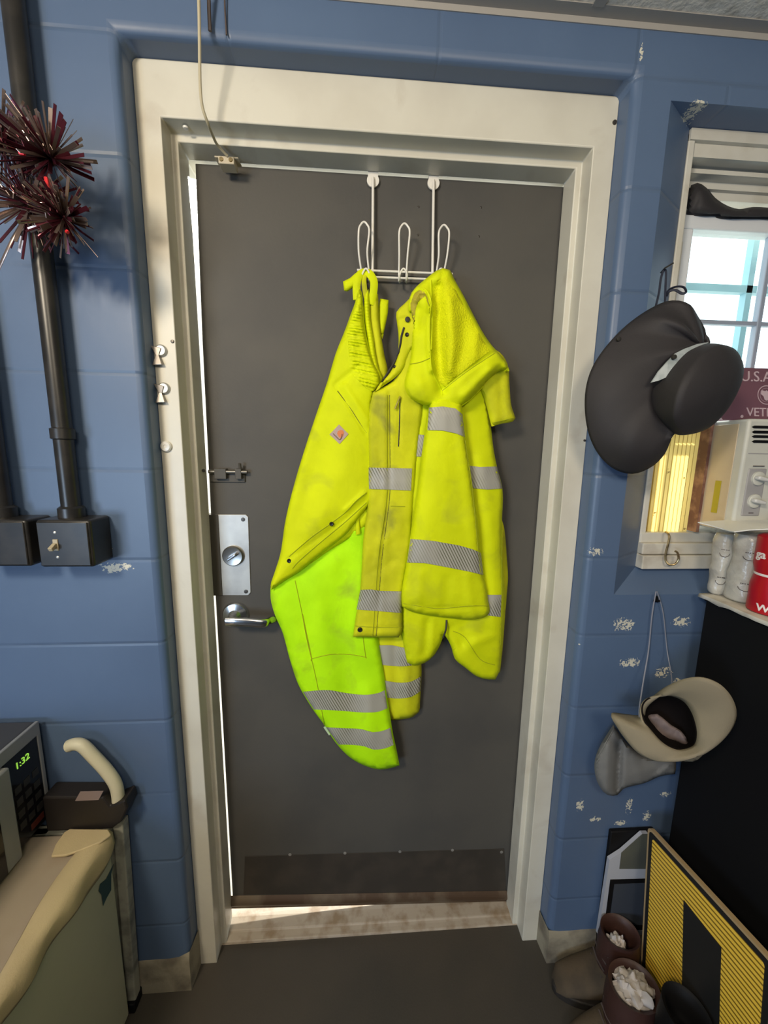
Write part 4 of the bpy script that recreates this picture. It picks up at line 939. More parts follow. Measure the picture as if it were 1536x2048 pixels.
# ================================================================== BLACK WIDE-BRIM HAT
def loopres(pts, n=96):
    sp = spline(pts, 10, closed=True); L = [0]
    for a, b in zip(sp, sp[1:]+sp[:1]): L.append(L[-1]+(b-a).length)
    out = []; T = L[-1]; j = 0
    for k in range(n):
        t = T*k/n
        while L[j+1] < t: j += 1
        f = (t-L[j])/(L[j+1]-L[j]+1e-9); out.append(sp[j].lerp(sp[(j+1) % len(sp)], f))
    return out
def P3l(pts): return [at(*p) for p in pts]
def loft(bm, loops, cap_c=None):
    R = [[bm.verts.new(p) for p in l] for l in loops]; n = len(R[0])
    for a, b in zip(R, R[1:]):
        for k in range(n): bm.faces.new((a[k], a[(k+1) % n], b[(k+1) % n], b[k]))
    if cap_c is not None:
        c = bm.verts.new(cap_c)
        for k in range(n): bm.faces.new((R[-1][k], R[-1][(k+1) % n], c))
    return R
def lerp_loops(A_, B_, ts, off=None):
    out = []
    for t in ts:
        l = [a.lerp(b, t) for a, b in zip(A_, B_)]
        if off: l = [p+off(t) for p in l]
        out.append(l)
    return out
hat = empty('wide_brim_hat', tuple(at(1330, 545, -.06)), 'charcoal wide-brim sun hat hanging by its cord at the window edge', 'hat')
outer = loopres(P3l([(1345, 868, -.150), (1338, 880, -.140), (1325, 908, -.125), (1300, 932, -.105), (1265, 945, -.095), (1228, 935, -.085), (1197, 905, -.078), (1178, 862, -.075), (1171, 805, -.075), (1178, 755, -.075), (1200, 712, -.075), (1240, 665, -.078), (1285, 630, -.080), (1325, 608, -.085), (1352, 603, -.10), (1375, 610, -.11), (1392, 635, -.10), (1412, 668, -.10), (1421, 684, -.11), (1405, 715, -.07), (1400, 760, -.06), (1385, 820, -.08)]))
mid = loopres(P3l([(1345, 866, -.150), (1330, 880, -.145), (1310, 896, -.140), (1285, 898, -.135), (1258, 890, -.13), (1240, 865, -.12), (1228, 830, -.115), (1228, 790, -.115), (1240, 750, -.115), (1262, 715, -.115), (1290, 686, -.115), (1318, 668, -.118), (1345, 655, -.13), (1365, 655, -.142), (1382, 668, -.120), (1398, 684, -.118), (1405, 700, -.11), (1398, 725, -.08), (1390, 770, -.075), (1372, 830, -.09)]))
base = loopres(P3l([(1350, 866, -.150), (1335, 855, -.150), (1318, 838, -.145), (1306, 818, -.140), (1302, 798, -.135), (1304, 778, -.135), (1311, 758, -.135), (1322, 738, -.135), (1338, 718, -.138), (1358, 704, -.145), (1380, 695, -.14), (1398, 692, -.13), (1404, 715, -.11), (1402, 750, -.09), (1392, 800, -.09), (1375, 845, -.11)]))
top = loopres(P3l([(1378, 868, -.170), (1360, 858, -.185), (1350, 838, -.200), (1352, 812, -.21), (1360, 782, -.215), (1374, 752, -.215), (1392, 726, -.21), (1415, 704, -.20), (1442, 690, -.19), (1468, 697, -.175), (1482, 715, -.165), (1486, 740, -.155), (1478, 772, -.150), (1458, 812, -.145), (1432, 845, -.15), (1405, 862, -.155)]))
def cr(a, b, c, n=6): # quadratic through
    out = []
    for i in range(n+1):
        t = i/n; out.append([x*(1-t)*(1-2*t)+y*4*t*(1-t)+z*t*(2*t-1) for x, y, z in zip(a, b, c)])
    return out
bm = bmesh.new(); loft(bm, cr(outer, mid, base, 18))
o = build(bm, 'brim', M_hat, hat, ang=3); sm = o.modifiers.new('thick', 'SOLIDIFY'); sm.thickness = .004
bm = bmesh.new(); cen = sum(top, Vector())/len(top)
shr = [[p.lerp(cen, .12)+Vector((.006, -.010, 0)) for p in top], [p.lerp(cen, .45)+Vector((.012, -.018, 0)) for p in top]]
mids = [[p.lerp(q, .5)+(p.lerp(q, .5)-(cen+sum(base, Vector())/len(base))/2)*.04 for p, q in zip(base, top)]]
body_ = cr(base, mids[0], top, 10)
dome_ = []
for t in (.10, .22, .36, .52, .70, .86):
    dome_.append([p.lerp(cen, t)+Vector((.016, -.024, 0))*math.sin(t*math.pi/2)**.8 for p in top])
under = [[p+Vector((.004, .012, 0)) for p in base]]
loft(bm, under+body_+dome_, cen+Vector((.016, -.024, 0)))
o = build(bm, 'crown', M_hat, hat, ang=3)
# pale silver patch painting the lit band along the crown fold
bm = bmesh.new()
tp = [(1303, 765), (1318, 742), (1336, 722), (1352, 706), (1370, 697), (1395, 688), (1418, 684), (1400, 697), (1384, 706), (1370, 722), (1352, 740), (1334, 754), (1318, 761)]
n = len(tp); tv = [at(u, v, -.158-.012*math.sin(math.pi*min(1, max(0, (u-1303)/110)))) for u, v in tp]
A_ = [bm.verts.new(p) for p in tv]; B_ = [bm.verts.new(p+Vector((0, .003, 0))) for p in tv]
bmesh.ops.triangle_fill(bm, use_beauty=True, edges=[bm.edges.new((A_[i], A_[(i+1) % n])) for i in range(n)])
for i in range(n): bm.faces.new((A_[i], A_[(i+1) % n], B_[(i+1) % n], B_[i]))
build(bm, 'lit_fold_patch', M_hatlit, hat, smooth=False)['label'] = 'pale silver patch painting the lit band of the crown fold'
for u, v, y in ((1348, 714, -.172), (1237, 678, -.092)):
    bm = bmesh.new(); lathe(bm, [(.0050, .002), (.0045, -.002), (0, -.003)], at(u, v, y), (0, 1, 0), 14); build(bm, 'eyelet', M_zip, hat)
bm = bmesh.new()
tube(bm, spline([at(1311, 615, -.085), at(1318, 585, -.07), at(1322, 556, -.065), at(1328, 540, -.062), at(1332, 545, -.064), at(1331, 575, -.070), at(1330, 606, -.088)], 6), .0022, 8)
tube(bm, spline([at(1331, 590, -.070), at(1340, 578, -.08), at(1355, 573, -.09), at(1368, 575, -.095), at(1372, 584, -.095), at(1364, 587, -.09), at(1350, 580, -.085), at(1338, 583, -.078), at(1333, 592, -.07)], 6), .0028, 8, sq=.5)
build(bm, 'chin_cord', mat('navy_cord', (.015, .018, .035), .7), hat)
bm = bmesh.new(); tube(bm, [at(1322, 545, -.045), at(1330, 536, -.07), at(1347, 526, -.085)], .0018, 8)
o = build(bm, 'nail', M_dsteel, origin=at(1330, 536, -.06)); tag(o, 'bent dark nail above the wide-brim hat holding its cord', 'nail')

# ================================================================== BEIGE SUN HAT
sh = empty('beige_sun_hat', tuple(at(1312, 1185, -.06)), 'beige sun hat with black inside and grey neck flap hanging on strings', 'hat')
ob = loopres(P3l([(1330, 1519, -.215), (1300, 1516, -.20), (1272, 1500, -.185), (1248, 1472, -.165), (1232, 1448, -.150), (1222, 1429, -.135), (1250, 1431, -.12), (1282, 1433, -.12), (1290, 1412, -.13), (1312, 1392, -.15), (1338, 1372, -.18), (1370, 1357, -.21), (1405, 1354, -.235), (1440, 1368, -.25), (1462, 1394, -.255), (1470, 1425, -.255), (1460, 1455, -.25), (1436, 1482, -.245), (1402, 1503, -.235), (1365, 1515, -.225)]))
ib = loopres(P3l([(1365, 1501, -.215), (1342, 1496, -.21), (1322, 1484, -.20), (1303, 1464, -.185), (1290, 1446, -.17), (1283, 1428, -.16), (1283, 1412, -.155), (1290, 1400, -.155), (1305, 1392, -.16), (1328, 1388, -.17), (1350, 1391, -.185), (1370, 1402, -.20), (1384, 1422, -.21), (1392, 1446, -.22), (1395, 1470, -.225), (1390, 1492, -.22)]))
bm = bmesh.new(); mb = [a.lerp(b, .5)+Vector((0, -.010, 0)) for a, b in zip(ob, ib)]
loft(bm, cr(ob, mb, ib, 8)); o = build(bm, 'brim', M_beige, sh, ang=3); sm = o.modifiers.new('t', 'SOLIDIFY'); sm.thickness = .004
bm = bmesh.new(); ci = sum(ib, Vector())/len(ib); back = ci+(ci-CP).normalized()*.075
lp_ = [ib]
for t, s_ in ((.2, .98), (.4, .94), (.6, .86), (.8, .72), (.94, .45)): lp_.append([ci+(p-ci)*s_+(back-ci)*t for p in ib])
loft(bm, lp_, back); o = build(bm, 'crown_lining', M_lining, sh, ang=3); sm = o.modifiers.new('t', 'SOLIDIFY'); sm.thickness = .003; sm.offset = -1
s = Surf([(1294, 1434), (1303, 1430), (1316, 1429), (1326, 1436), (1345, 1452), (1362, 1462), (1372, 1475), (1379, 1495), (1366, 1490), (1350, 1483), (1325, 1478), (1308, 1470), (1304, 1450)], -.165, .006, 6, namp=.003, nsc=16, tilt=(-.0006, 0)); cloth('care_label', s, M_tag, sh, step=4, thick=.002)
s = Surf([(1228, 1452), (1248, 1480), (1272, 1503), (1300, 1517), (1345, 1518), (1352, 1525), (1350, 1548), (1320, 1553), (1290, 1566), (1262, 1573), (1246, 1578), (1235, 1590), (1215, 1590), (1200, 1574), (1191, 1545), (1192, 1520), (1202, 1494)], -.085, .022, 14, namp=.004, nsc=40, folds=[((1240, 1490), (1235, 1580), 7, -.016), ((1215, 1480), (1212, 1580), 9, .006), ((1310, 1555), (1345, 1525), 4, .006), ((1270, 1520), (1275, 1570), 14, .004)], seed=2)
cloth('neck_flap', s, M_flap, sh, step=5, thick=.004)
s = Surf([(1352, 1519), (1385, 1512), (1410, 1500), (1404, 1512), (1385, 1524), (1372, 1523)], -.19, .008, 6, namp=.002); cloth('flap_end', s, M_beige, sh, step=4, thick=.003)
bm = bmesh.new()
tube(bm, spline([at(1312, 1183, -.062), at(1304, 1230, -.060), at(1297, 1300, -.062), at(1287, 1360, -.09), at(1279, 1415, -.13), at(1279, 1440, -.15)], 6), .0016, 8)
tube(bm, spline([at(1314, 1183, -.062), at(1326, 1225, -.060), at(1334, 1300, -.062), at(1342, 1345, -.10), at(1345, 1380, -.16)], 6), .0012, 8)
build(bm, 'hanging_string', M_cord, sh)
bm = bmesh.new(); c = at(1311, 1200, -.053); tube(bm, [c+Vector((0, .004, 0)), c+Vector((0, -.012, .002))], .003, 8); prism(bm, [(c.x-.006, -.052, c.z-.004), (c.x+.007, -.052, c.z-.006), (c.x+.004, -.052, c.z+.010), (c.x-.002, -.052, c.z+.012)], (0, -.003, 0))
o = build(bm, 'black_hook', M_black, smooth=False, origin=c); tag(o, 'small black hook under the window sill holding the beige hat strings', 'hook')

# ================================================================== BLACK CABINET (right) and things on it
BX = .800
fz = empty('black_refrigerator', (1.1, -.35, 0), 'tall matt black refrigerator standing at the right under the window', 'refrigerator')
box('cabinet', M_black, fz, BX, 1.36, -.70, -.085, .02, 1.145, bevel=.006)
box('top_panel', M_black, fz, BX-.002, 1.362, -.715, -.08, 1.135, 1.148, bevel=.004)
for x, y in ((.84, -.13), (1.32, -.13), (.84, -.66), (1.32, -.66)):
    bm = bmesh.new(); lathe(bm, [(.02, 0), (.02, .022)], (x, y, 0), (0, 0, 1), 14); build(bm, 'foot', M_black, fz)
# paper lining with ragged edge
bm = bmesh.new(); rows = []
for i in range(40):
    y = -.072-.55*i/39; e = .004*noise.noise(Vector((y*40, 0, 3))); dr = .008+.006*noise.noise(Vector((y*28, 5, 1)))
    rows.append([bm.verts.new(p) for p in [(1.34, y, 1.151), (BX+.02, y, 1.151+.002*noise.noise(Vector((y*30, 2, 2)))), (BX-.006+e, y, 1.150), (BX-.009+e, y, 1.150-dr)]])
for a, b in zip(rows, rows[1:]):
    for k in range(3): bm.faces.new((a[k], b[k], b[k+1], a[k+1]))
o = build(bm, 'paper_liner', M_paper, origin=(1.0, -.3, 1.15)); sm = o.modifiers.new('t', 'SOLIDIFY'); sm.thickness = .002
tag(o, 'ragged white paper liner covering the top of the black refrigerator', 'paper')
def can_pack(x, y, r, h, lab, n=2):
    e = empty('wrapped_can_pack', (x, y, 1.153), lab, 'cans', 'wrapped white packs on the black refrigerator')
    bm = bmesh.new(); prof = [(0, 0), (r*.9, 0), (r, .005)]
    for k in range(1, 12): prof.append((r*(1-.035*(k % 6 == 0)), .005+(h-.012)*k/12))
    prof += [(r, h-.008), (r*.92, h), (0, h)]
    lathe(bm, prof, (x, y, 1.153), (0, 0, 1), 30)
    for v in bm.verts: v.co += Vector((noise.noise(v.co*38), noise.noise(v.co*38+Vector((9, 0, 0))), 0))*.0045
    build(bm, 'wrapped_body', M_wrap, e, ang=1.2)
    for zz in (h*.24, h*.70):
        bm = bmesh.new(); a0 = math.radians(232); q = [(x+(r+.0015)*math.cos(a0+math.radians(24)*math.cos(t)), y+(r+.0015)*math.sin(a0+math.radians(24)*math.cos(t)), 1.153+zz+.009*math.sin(t)) for t in np.linspace(math.pi, 2*math.pi, 10)]
        tube(bm, q, .0006, 5)
        for da in (-18, -12, -5, 4, 10, 16):
            a = a0+math.radians(da); tube(bm, [(x+(r+.001)*math.cos(a), y+(r+.001)*math.sin(a), 1.153+zz+.0085), (x+(r+.001)*math.cos(a+.07), y+(r+.001)*math.sin(a+.07), 1.153+zz+.0085)], .0012, 5)
        build(bm, 'printed_oval', M_ink, e)
    return e
can_pack(.836, -.076, .021, .150, 'smaller crumpled white wrapped pack nearest the wall on the refrigerator')
can_pack(.852, -.120, .030, .158, 'larger white wrapped pack with printed ovals beside the red canister')
# clear tape/wrap rim and sheet lying over them
bm = bmesh.new(); pp = [(1396, 1044, -.08), (1420, 1050, -.10), (1448, 1058, -.13), (1468, 1063, -.16), (1500, 1059, -.17), (1545, 1057, -.19), (1560, 1040, -.10), (1500, 1038, -.08), (1450, 1040, -.07)]
vs = [at(*p) for p in pp]; A_ = [bm.verts.new(p) for p in vs]
bmesh.ops.triangle_fill(bm, use_beauty=True, edges=[bm.edges.new((A_[i], A_[(i+1) % len(A_)])) for i in range(len(A_))])
o = build(bm, 'paper_sheet', mat('bright_paper', (.78, .78, .74), .6), smooth=False, origin=vs[3]); sm = o.modifiers.new('t', 'SOLIDIFY'); sm.thickness = .0022
tag(o, 'creased white paper sheet lying over the wrapped packs', 'paper')
rc = empty('red_canister', (.848, -.188, 1.153), 'red canister with white lettering on the black refrigerator', 'canister')
rx, ry, rr = .848, -.188, .038
bm = bmesh.new(); lathe(bm, [(0, 0), (rr*.97, 0), (rr, .003), (rr, .060), (rr*.9, .078), (rr*.9, .088), (rr, .104), (rr, .165), (rr*.8, .170), (0, .170)], (rx, ry, 1.153), (0, 0, 1), 40); build(bm, 'container', M_red, rc, ang=.9)
bm = bmesh.new(); lathe(bm, [(rr*.905, .081), (rr*.915, .0835), (rr*.905, .086)], (rx, ry, 1.153), (0, 0, 1), 40); build(bm, 'white_band', M_lim, rc)
def curved_text(s_, u, v, size, name):
    p = at(u, v, ry-rr*.8)
    c = bpy.data.curves.new(name, 'FONT'); c.body = s_; c.size = size; c.resolution_u = 3; c.extrude = .0004; c.offset = .0006
    t = bpy.data.objects.new(name, c); COL.objects.link(t); me = bpy.data.meshes.new_from_object(t.evaluated_get(bpy.context.evaluated_depsgraph_get())); bpy.data.objects.remove(t)
    # start angle: where the sight line to (u, v) meets the cylinder
    o_ = Vector((CP.x, CP.y)); d2 = Vector((p.x-CP.x, p.y-CP.y)); n2 = Vector((rx, ry))-o_
    # nearest meeting point of the sight line with the round wall, seen from above
    A2, B2, C2 = d2.dot(d2), -2*d2.dot(n2), n2.dot(n2)-rr*rr; D2 = max(B2*B2-4*A2*C2, 0); t2 = (-B2-math.sqrt(D2))/(2*A2)
    q2 = o_+d2*t2; a0 = math.atan2(q2.y-ry, q2.x-rx)+.12; z0 = CP.z+(p.z-CP.z)*t2
    for w_ in me.vertices:
        x_, y_, z_ = w_.co; a = a0+x_/rr; w_.co = (rx+(rr+.0008+z_)*math.cos(a), ry+(rr+.0008+z_)*math.sin(a), z0+y_)
    me.materials.clear(); me.materials.append(M_lim); o = bpy.data.objects.new(name, me); COL.objects.link(o); o.parent = rc
    for w_ in me.vertices: w_.co = Vector(w_.co)-worldloc(rc)
curved_text('ga', 1511, 1112, .024, 'can_lettering'); curved_text('Waw', 1507, 1217, .021, 'can_lettering')

# ================================================================== SIGN
SX = .722
def sp(u, v, x=SX): return at(u, v, x, 0)
sg = empty('traffic_sign', tuple(sp(1400, 1900)), 'black-bordered yellow ribbed sign with black arrow leaning at the right', 'sign')
c0 = sp(1296, 1652); c1 = sp(1552, 1932)
e_t = (c1-c0); Lt = e_t.length; e_t.normalize(); e_d = Vector((0, -.10, -1)).normalized()
def sq(a, b, x=0): return c0+e_t*a+e_d*b+Vector((x, 0, 0))
def rpoly(a0, a1, b0, b1, r, x):
    out = []
    for (ca, cb, s0) in ((a0+r, b0+r, 180), (a1-r, b0+r, 270), (a1-r, b1-r, 0), (a0+r, b1-r, 90)):
        for k in range(7):
            t = math.radians(s0+k*15); out.append(sq(ca+r*math.cos(t), cb+r*math.sin(t), x))
    return out
Hs = .50
bm = bmesh.new(); prism(bm, rpoly(0, Lt, 0, Hs, .012, 0), (.010, 0, 0)); build(bm, 'sign_panel', M_signe, sg, smooth=False)
bm = bmesh.new(); prism(bm, rpoly(.006, Lt-.006, .006, Hs-.006, .010, -.0006), (.0008, 0, 0)); build(bm, 'black_border', M_signb, sg, smooth=False)
bm = bmesh.new(); prism(bm, rpoly(.018, Lt-.018, .018, Hs-.018, .008, -.0014), (.0009, 0, 0)); build(bm, 'yellow_field', M_sign, sg, smooth=False)
bm = bmesh.new(); prism(bm, [sp(u, v, SX-.0025) for u, v in [(1367, 1800), (1442, 1895), (1440, 1960), (1438, 2048), (1462, 2120), (1350, 2120), (1364, 1960)]], (.0012, 0, 0)); build(bm, 'black_arrow', M_signb, sg, smooth=False)

# ================================================================== FRAMES AND BOOTS
pf = empty('white_picture_frame', tuple(at(1240, 1790, -.075)), 'white picture frame with grey panes leaning on the wall behind the boots', 'picture frame')
def pq(u, v, y=-.075): return at(u, v, y)
bm = bmesh.new(); prism(bm, [pq(1219, 1720), pq(1244, 1704), (pq(1285, 1668)), pq(1297, 1668), pq(1299, 1870), pq(1196, 1870)], (0, .010, 0)); build(bm, 'frame_back', M_pfr, pf, smooth=False)
bm = bmesh.new(); prism(bm, [pq(1243, 1706, -.0765), pq(1285, 1668.5, -.0765), pq(1296, 1668.5, -.0765), pq(1296, 1738, -.0765), pq(1239, 1738, -.0765)], (0, .001, 0)); build(bm, 'upper_pane', M_pic, pf, smooth=False)
bm = bmesh.new(); prism(bm, [pq(1221, 1760, -.077), pq(1296, 1758, -.077), pq(1296, 1860, -.077), pq(1208, 1860, -.077)], (0, .0012, 0)); build(bm, 'lower_mat', M_black, pf, smooth=False)
bm = bmesh.new(); prism(bm, [pq(1229, 1769, -.078), pq(1296, 1766, -.078), pq(1296, 1850, -.078), pq(1218, 1850, -.078)], (0, .001, 0)); build(bm, 'lower_pane', mat('blue_grey_picture', (.05, .06, .08), .4), pf, smooth=False)
o = box('black_case', M_black, None, at(1219, 1680, -.06).x, .78, -.063, -.051, .0, at(1228, 1662, -.06).z, bevel=.003)
tag(o, 'black board standing against the wall behind the white picture frame', 'board')

def boot(cx, cy, h, toe, mshaft, mfoot, lab, rag_seed, r=.055, lean=(0, 0), rs=1.0, ro_=(0, 0)):
    e = empty('work_boot', (cx, cy, 0), lab, 'boot', 'boots on the floor beside the sign')
    d = Vector((toe[0]-cx, toe[1]-cy, 0)); L = d.length; d.normalize(); s_ = Vector((-d.y, d.x, 0))
    def oval(c, a, b, z, n=28): return [c+d*a*math.cos(2*math.pi*k/n)+s_*b*math.sin(2*math.pi*k/n)+Vector((0, 0, z)) for k in range(n)]
    c = Vector((cx, cy, 0)); lx = Vector((lean[0], lean[1], 0))
    bm = bmesh.new(); loops = []
    for t in np.linspace(0, 1, 9):
        z = .045+(h-.045)*t; w_ = 1+.12*math.sin(t*3)+.02*math.sin(t*20)
        loops.append(oval(c+lx*t, r*w_*1.05, r*w_*.92, z+.006*math.sin(t)))
    inner = [oval(c+lx, r*.93, r*.80, h+.001), oval(c+lx*.8, r*.85, r*.74, h-.05), oval(c+lx*.6, r*.7, r*.6, h-.09)]
    loft(bm, loops+inner, c+lx*.6+Vector((0, 0, h-.09))); build(bm, 'shaft', mshaft, e, ang=2)
    bm = bmesh.new(); secs = []
    for t in np.linspace(0, 1, 13):
        x = -r*1.15+(L+r*1.15)*t; wd = (.030+.020*math.sin(math.pi*min(1, .25+t*.72)))*(1 if t > .02 else .5)*(1 if t < .96 else .5)
        ht = np.interp(t, [0, .08, .35, .55, .8, .95, 1], [.05, .085, .105, .085, .068, .05, .02])
        sec = []
        for k in range(16):
            a = 2*math.pi*k/16; yy = wd*math.cos(a); zz = .018+max(0, (ht-.018))*(.5+.5*math.sin(a)) if True else 0
            sec.append(c+d*x+s_*yy+Vector((0, 0, zz)))
        secs.append(sec)
    R_ = [[bm.verts.new(p) for p in s2] for s2 in secs]
    for a, b in zip(R_, R_[1:]):
        for k in range(16): bm.faces.new((a[k], a[(k+1) % 16], b[(k+1) % 16], b[k]))
    bm.faces.new(R_[0][::-1]); bm.faces.new(R_[-1]); o = build(bm, 'foot', mfoot, e, ang=2)
    bm = bmesh.new(); op = []
    for k in range(28):
        a = 2*math.pi*k/28; m_ = (L+r*1.15)/2; op.append(c+d*((L-r*1.15)/2+m_*1.03*math.cos(a))+s_*(.048*math.sin(a)*(1-.12*math.cos(a)))+Vector((0, 0, 0)))
    prism(bm, op, (0, 0, .024)); build(bm, 'sole', mat('black_rubber', (.018, .015, .013), .7), e, bevel=.003)
    bm = bmesh.new()
    for k in range(4):
        z = .085+.022*k; q = c+d*(r*.98-.004*k+.01)+Vector((0, 0, z)); tube(bm, [q-s_*.026, q+d*.004, q+s_*.026], .0022, 6)
    build(bm, 'lace', M_ink, e)
    # crumpled rag stuffed in the opening
    if rag_seed:
        rg = bmesh.new(); bmesh.ops.create_icosphere(rg, subdivisions=4, radius=1)
        for v in rg.verts:
            n_ = v.co.copy(); k = abs(noise.noise(n_*1.6+Vector((rag_seed, 0, 0))))*.55+.30*abs(noise.noise(n_*4.5+Vector((0, rag_seed, 0))))
            f = .70+k*1.15; pk = .022*max(0, noise.noise(n_*2.7+Vector((rag_seed*2, 4, 0)))); v.co = c+lx+Vector((ro_[0]+n_.x*r*.88*f*rs, ro_[1]+n_.y*r*.80*f*rs, h-.014-.03*(1-rs)+n_.z*.026*f+(pk if n_.z > 0 else 0)))
        ro = build(rg, 'stuffed_rag', M_rag, ang=1.0, origin=c+lx+Vector((0, 0, h)))
        tag(ro, 'crumpled white rag stuffed into the '+('rear' if rag_seed == 3 else 'front')+' boot', 'rag', 'white rags in the boots')
    return e
b1 = at(1226, 1846, .20, 2); b2 = at(1262, 1962, .19, 2)
print('boots', b1, b2)
boot(.667, -.120, .195, (.50, -.112), M_bootb, M_boott, 'rear brown work boot nearest the wall with a white rag in it', 3, r=.045, rs=.62, ro_=(-.015, -.010))
boot(b2.x, -.222, .19, (.475, -.235), M_bootb, M_boott, 'front brown work boot with a large white rag in its opening', 6, r=.054)
b3 = boot(.668, -.322, .285, (.655, -.52), M_black, M_black, 'tall black boot standing in front of the yellow sign', 0, r=.046)

# ================================================================== LEFT: small fridge, towel, microwave, folded steps
FX = -.643; FY = -.105; FZ = .578
fr = empty('mini_refrigerator', (-.9, -.4, 0), 'sage green mini refrigerator with stained cream top at the left', 'refrigerator')
box('cabinet', M_fridge, fr, -1.2, FX, -.72, FY, .025, FZ-.02, bevel=.006, seg=3)
box('top_panel', M_oldtop, fr, -1.2, FX+.001, -.725, FY+.001, FZ-.024, FZ, bevel=.006, seg=3)
for x, y in ((-1.15, -.15), (-.69, -.15), (-1.15, -.67), (-.69, -.67)):
    bm = bmesh.new(); lathe(bm, [(.018, 0), (.018, .03)], (x, y, 0), (0, 0, 1), 14); build(bm, 'foot', M_black, fr)
def fs(u, v): return at(u, v, FX+.001, 0)
bm = bmesh.new(); prism(bm, [fs(*p)+Vector((0, 0, 0)) for p in [(227, 1728), (222, 1748), (222, 1780), (213, 1796), (206, 1812), (203, 1790), (197, 1782), (200, 1768), (212, 1758)]], (.0006, 0, 0)); build(bm, 'teal_mark', M_teal, fr, smooth=False)
# towel: top strip along the right edge folded over the side
def towel_prof(y):
    t = (-y-.105)/.6
    drop = .026+.018*math.sin(t*7+.6)+.009*math.sin(t*17)+.018*min(1, t*1.6)
    ins = .030+.012*math.sin(t*9)
    return ins, drop
bm = bmesh.new(); rows = []
for i in range(70):
    y = FY-.002-.60*i/69; ins, drop = towel_prof(y); w1 = .003*math.sin(i*.5)
    rows.append([bm.verts.new(p) for p in [(FX-ins, y, FZ+.003), (FX-ins+.004, y, FZ+.009), (FX-ins*.5, y, FZ+.007+w1*.4), (FX-.003, y, FZ+.007), (FX+.006, y, FZ+.001), (FX+.007+w1, y, FZ-drop*.4), (FX+.008+w1*1.5, y, FZ-drop*.75), (FX+.005+w1, y, FZ-drop)]])
for a, b in zip(rows, rows[1:]):
    for k in range(7): bm.faces.new((a[k], b[k], b[k+1], a[k+1]))
tw = build(bm, 'cream_towel', M_towel, origin=(FX, -.3, FZ), ang=1.2); sm = tw.modifiers.new('t', 'SOLIDIFY'); sm.thickness = .004; sm.offset = 1
tag(tw, 'cream towel draped over the right edge of the mini refrigerator', 'towel')
# its folded-back corner
pcn = [at(u, v, FZ+.014, 2) for u, v in [(102, 1712), (110, 1690), (128, 1664), (140, 1657), (216, 1658), (222, 1668), (200, 1684), (160, 1700), (130, 1710)]]
bm = bmesh.new(); A_ = [bm.verts.new(p) for p in pcn]; bm.faces.new(A_); ex_ = bmesh.ops.extrude_face_region(bm, geom=bm.faces[:])
for v in [g for g in ex_['geom'] if isinstance(g, bmesh.types.BMVert)]: v.co.z -= .006
build(bm, 'folded_corner', M_towel, tw, bevel=.002)
# small dark thing behind corner
# microwave
mw = empty('microwave', (-1.0, -.35, FZ), 'grey microwave with a green lit clock on top of the mini refrigerator', 'microwave')
MX = -.800; MY = -.115; MZ0 = FZ+.012; MZ1 = at(78, 1441, MX, 0).z
print('mw top', at(78, 1441, MX, 0), at(97, 1658, MX, 0))
MY = at(78, 1441, MX, 0).y
box('shell', M_mwgrey, mw, -1.2, MX-.006, -.62, MY, MZ0, MZ1, bevel=.006)
box('control_panel', M_glassblk, mw, MX-.008, MX-.002, MY-.095, MY-.008, MZ0+.006, MZ1-.030, bevel=.001)
box('top_trim', mat('silver_trim', (.25, .26, .27), .35), mw, MX-.008, MX, -.62, MY, MZ1-.032, MZ1, bevel=.002)
box('end_trim', mat('silver_trim', (.25, .26, .27), .35), mw, MX-.008, MX, MY-.010, MY, MZ0, MZ1-.03, bevel=.002)
mdr = box('door', mat('silver_door', (.24, .245, .235), .4), mw, MX-.006, MX+.012, -.62, MY-.097, MZ0, MZ1-.034, bevel=.004)
box('door_window', M_glassblk, mdr, MX+.011, MX+.0135, -.60, MY-.135, MZ0+.002, MZ1-.075, bevel=.004)
RX = Matrix(((0, 0, 1), (1, 0, 0), (0, 1, 0)))   # text in YZ facing +X
c = at(38, 1530, MX-.001, 0)
text('clock_digits', '1:32', M_clock, mw, (MX-.0012, MY-.072, c.z-.006), .022, RX)
for k in range(4):
    for j in range(3):
        box('keypad_button', mat('dim_key', (.03, .03, .028), .5), mw, MX-.003, MX-.0012, MY-.080+j*.023, MY-.064+j*.023, MZ0+.045+k*.030, MZ0+.062+k*.030)
box('start_key', mat('dim_red_key', (.10, .02, .012), .5), mw, MX-.003, MX-.0012, MY-.055, MY-.020, MZ0+.018, MZ0+.034)
for x, y in ((-1.15, -.2), (-.83, -.2), (-1.15, -.58), (-.83, -.58)):
    bm = bmesh.new(); lathe(bm, [(.012, 0), (.012, .013)], (x, y, FZ), (0, 0, 1), 12); build(bm, 'foot', M_black, mw)
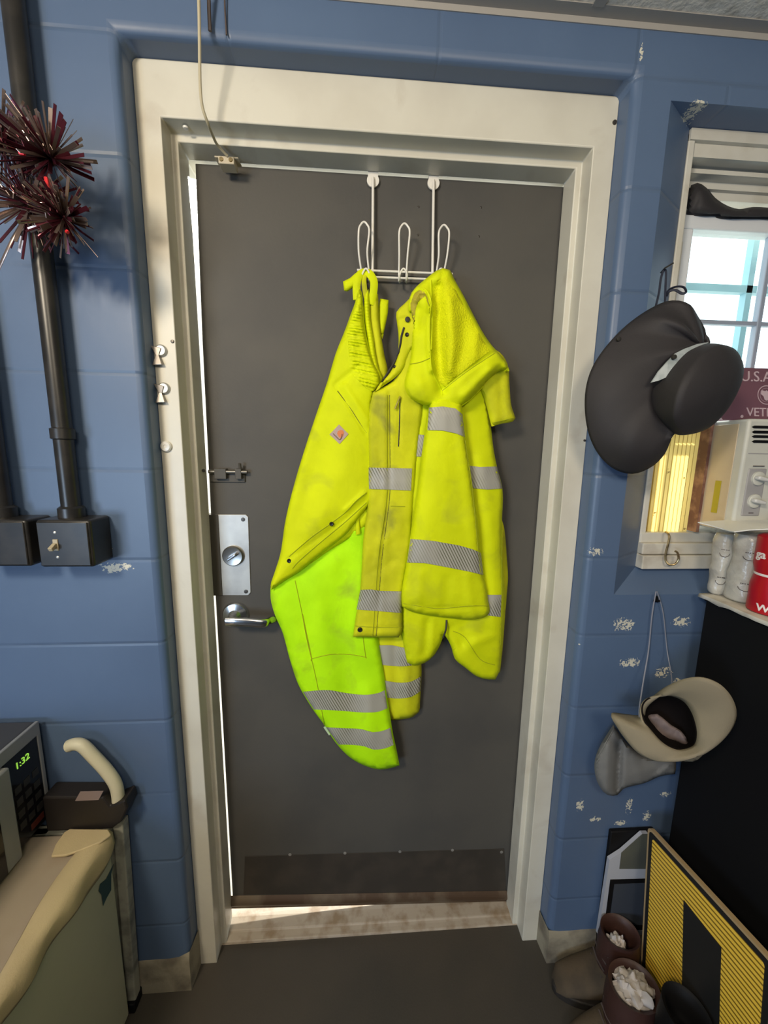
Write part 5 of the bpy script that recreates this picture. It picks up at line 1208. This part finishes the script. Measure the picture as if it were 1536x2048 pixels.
# folded step stool between refrigerator and wall
st_ = empty('folded_step_stool', (-.70, -.08, 0), 'folded step stool with curved cream handle between refrigerator and wall', 'step stool')
hy = -.085
bm = bmesh.new(); hp = [at(137, 1492, hy), at(150, 1488, hy), at(166, 1492, hy), at(188, 1514, hy), at(212, 1540, hy), at(230, 1566, hy), at(236, 1590, hy), at(236, 1612, hy)]
tube(bm, spline(hp, 6), .0135, 16); build(bm, 'handle', M_grip, st_)
a = at(95, 1582, hy); b = at(262, 1650, hy)
bm = bmesh.new(); q = [(a.x, a.z), (at(215, 1582, hy).x, at(215, 1582, hy).z), (at(228, 1592, hy).x, at(228, 1600, hy).z), (at(258, 1588, hy).x, at(258, 1588, hy).z), (at(263, 1605, hy).x, at(263, 1605, hy).z), (at(252, 1630, hy).x, at(252, 1630, hy).z), (at(232, 1640, hy).x, at(232, 1645, hy).z), (a.x, at(100, 1650, hy).z)]
prism(bm, [(x, -.102, z) for x, z in q], (0, .045, 0)); build(bm, 'end_cap', mat('black_plastic', (.014, .011, .010), .5), st_, smooth=False, bevel=.004)
bm = bmesh.new(); prism(bm, [at(*p, -.1035) for p in [(160, 1584), (206, 1583), (197, 1600), (150, 1602)]], (0, .002, 0)); build(bm, 'paper_label', mat('greyish_label', (.26, .20, .19), .7), st_, smooth=False)
rt = at(250, 1640, -.075); rb = Vector((-.640, -.062, 0))
for nm, xo0, xo1, y0, y1 in (('side_rail', 0, .024, -.085, -.060), ('side_rail', .026, .048, -.096, -.066)):
    bm = bmesh.new(); ztop = rt.z-.0
    vs = [(rb.x-xo1, y0, .005), (rb.x-xo0, y0, .005), (rt.x-xo0, y0+.0, ztop), (rt.x-xo1, y0, ztop)]
    prism(bm, vs, (0, y1-y0, 0)); build(bm, nm, M_rail, st_, smooth=False, bevel=.003)
box('step_plate', M_rail, st_, -.84, -.685, -.088, -.068, .06, .56, bevel=.003)
for x in (-.66, -.82):
    box('rubber_foot', M_black, st_, x-.022, x+.022, -.094, -.056, 0, .03, bevel=.003)
box('side_rail', M_rail, st_, -.838, -.80, -.088, -.062, .02, .56, bevel=.003)
print('objects', len(bpy.data.objects))
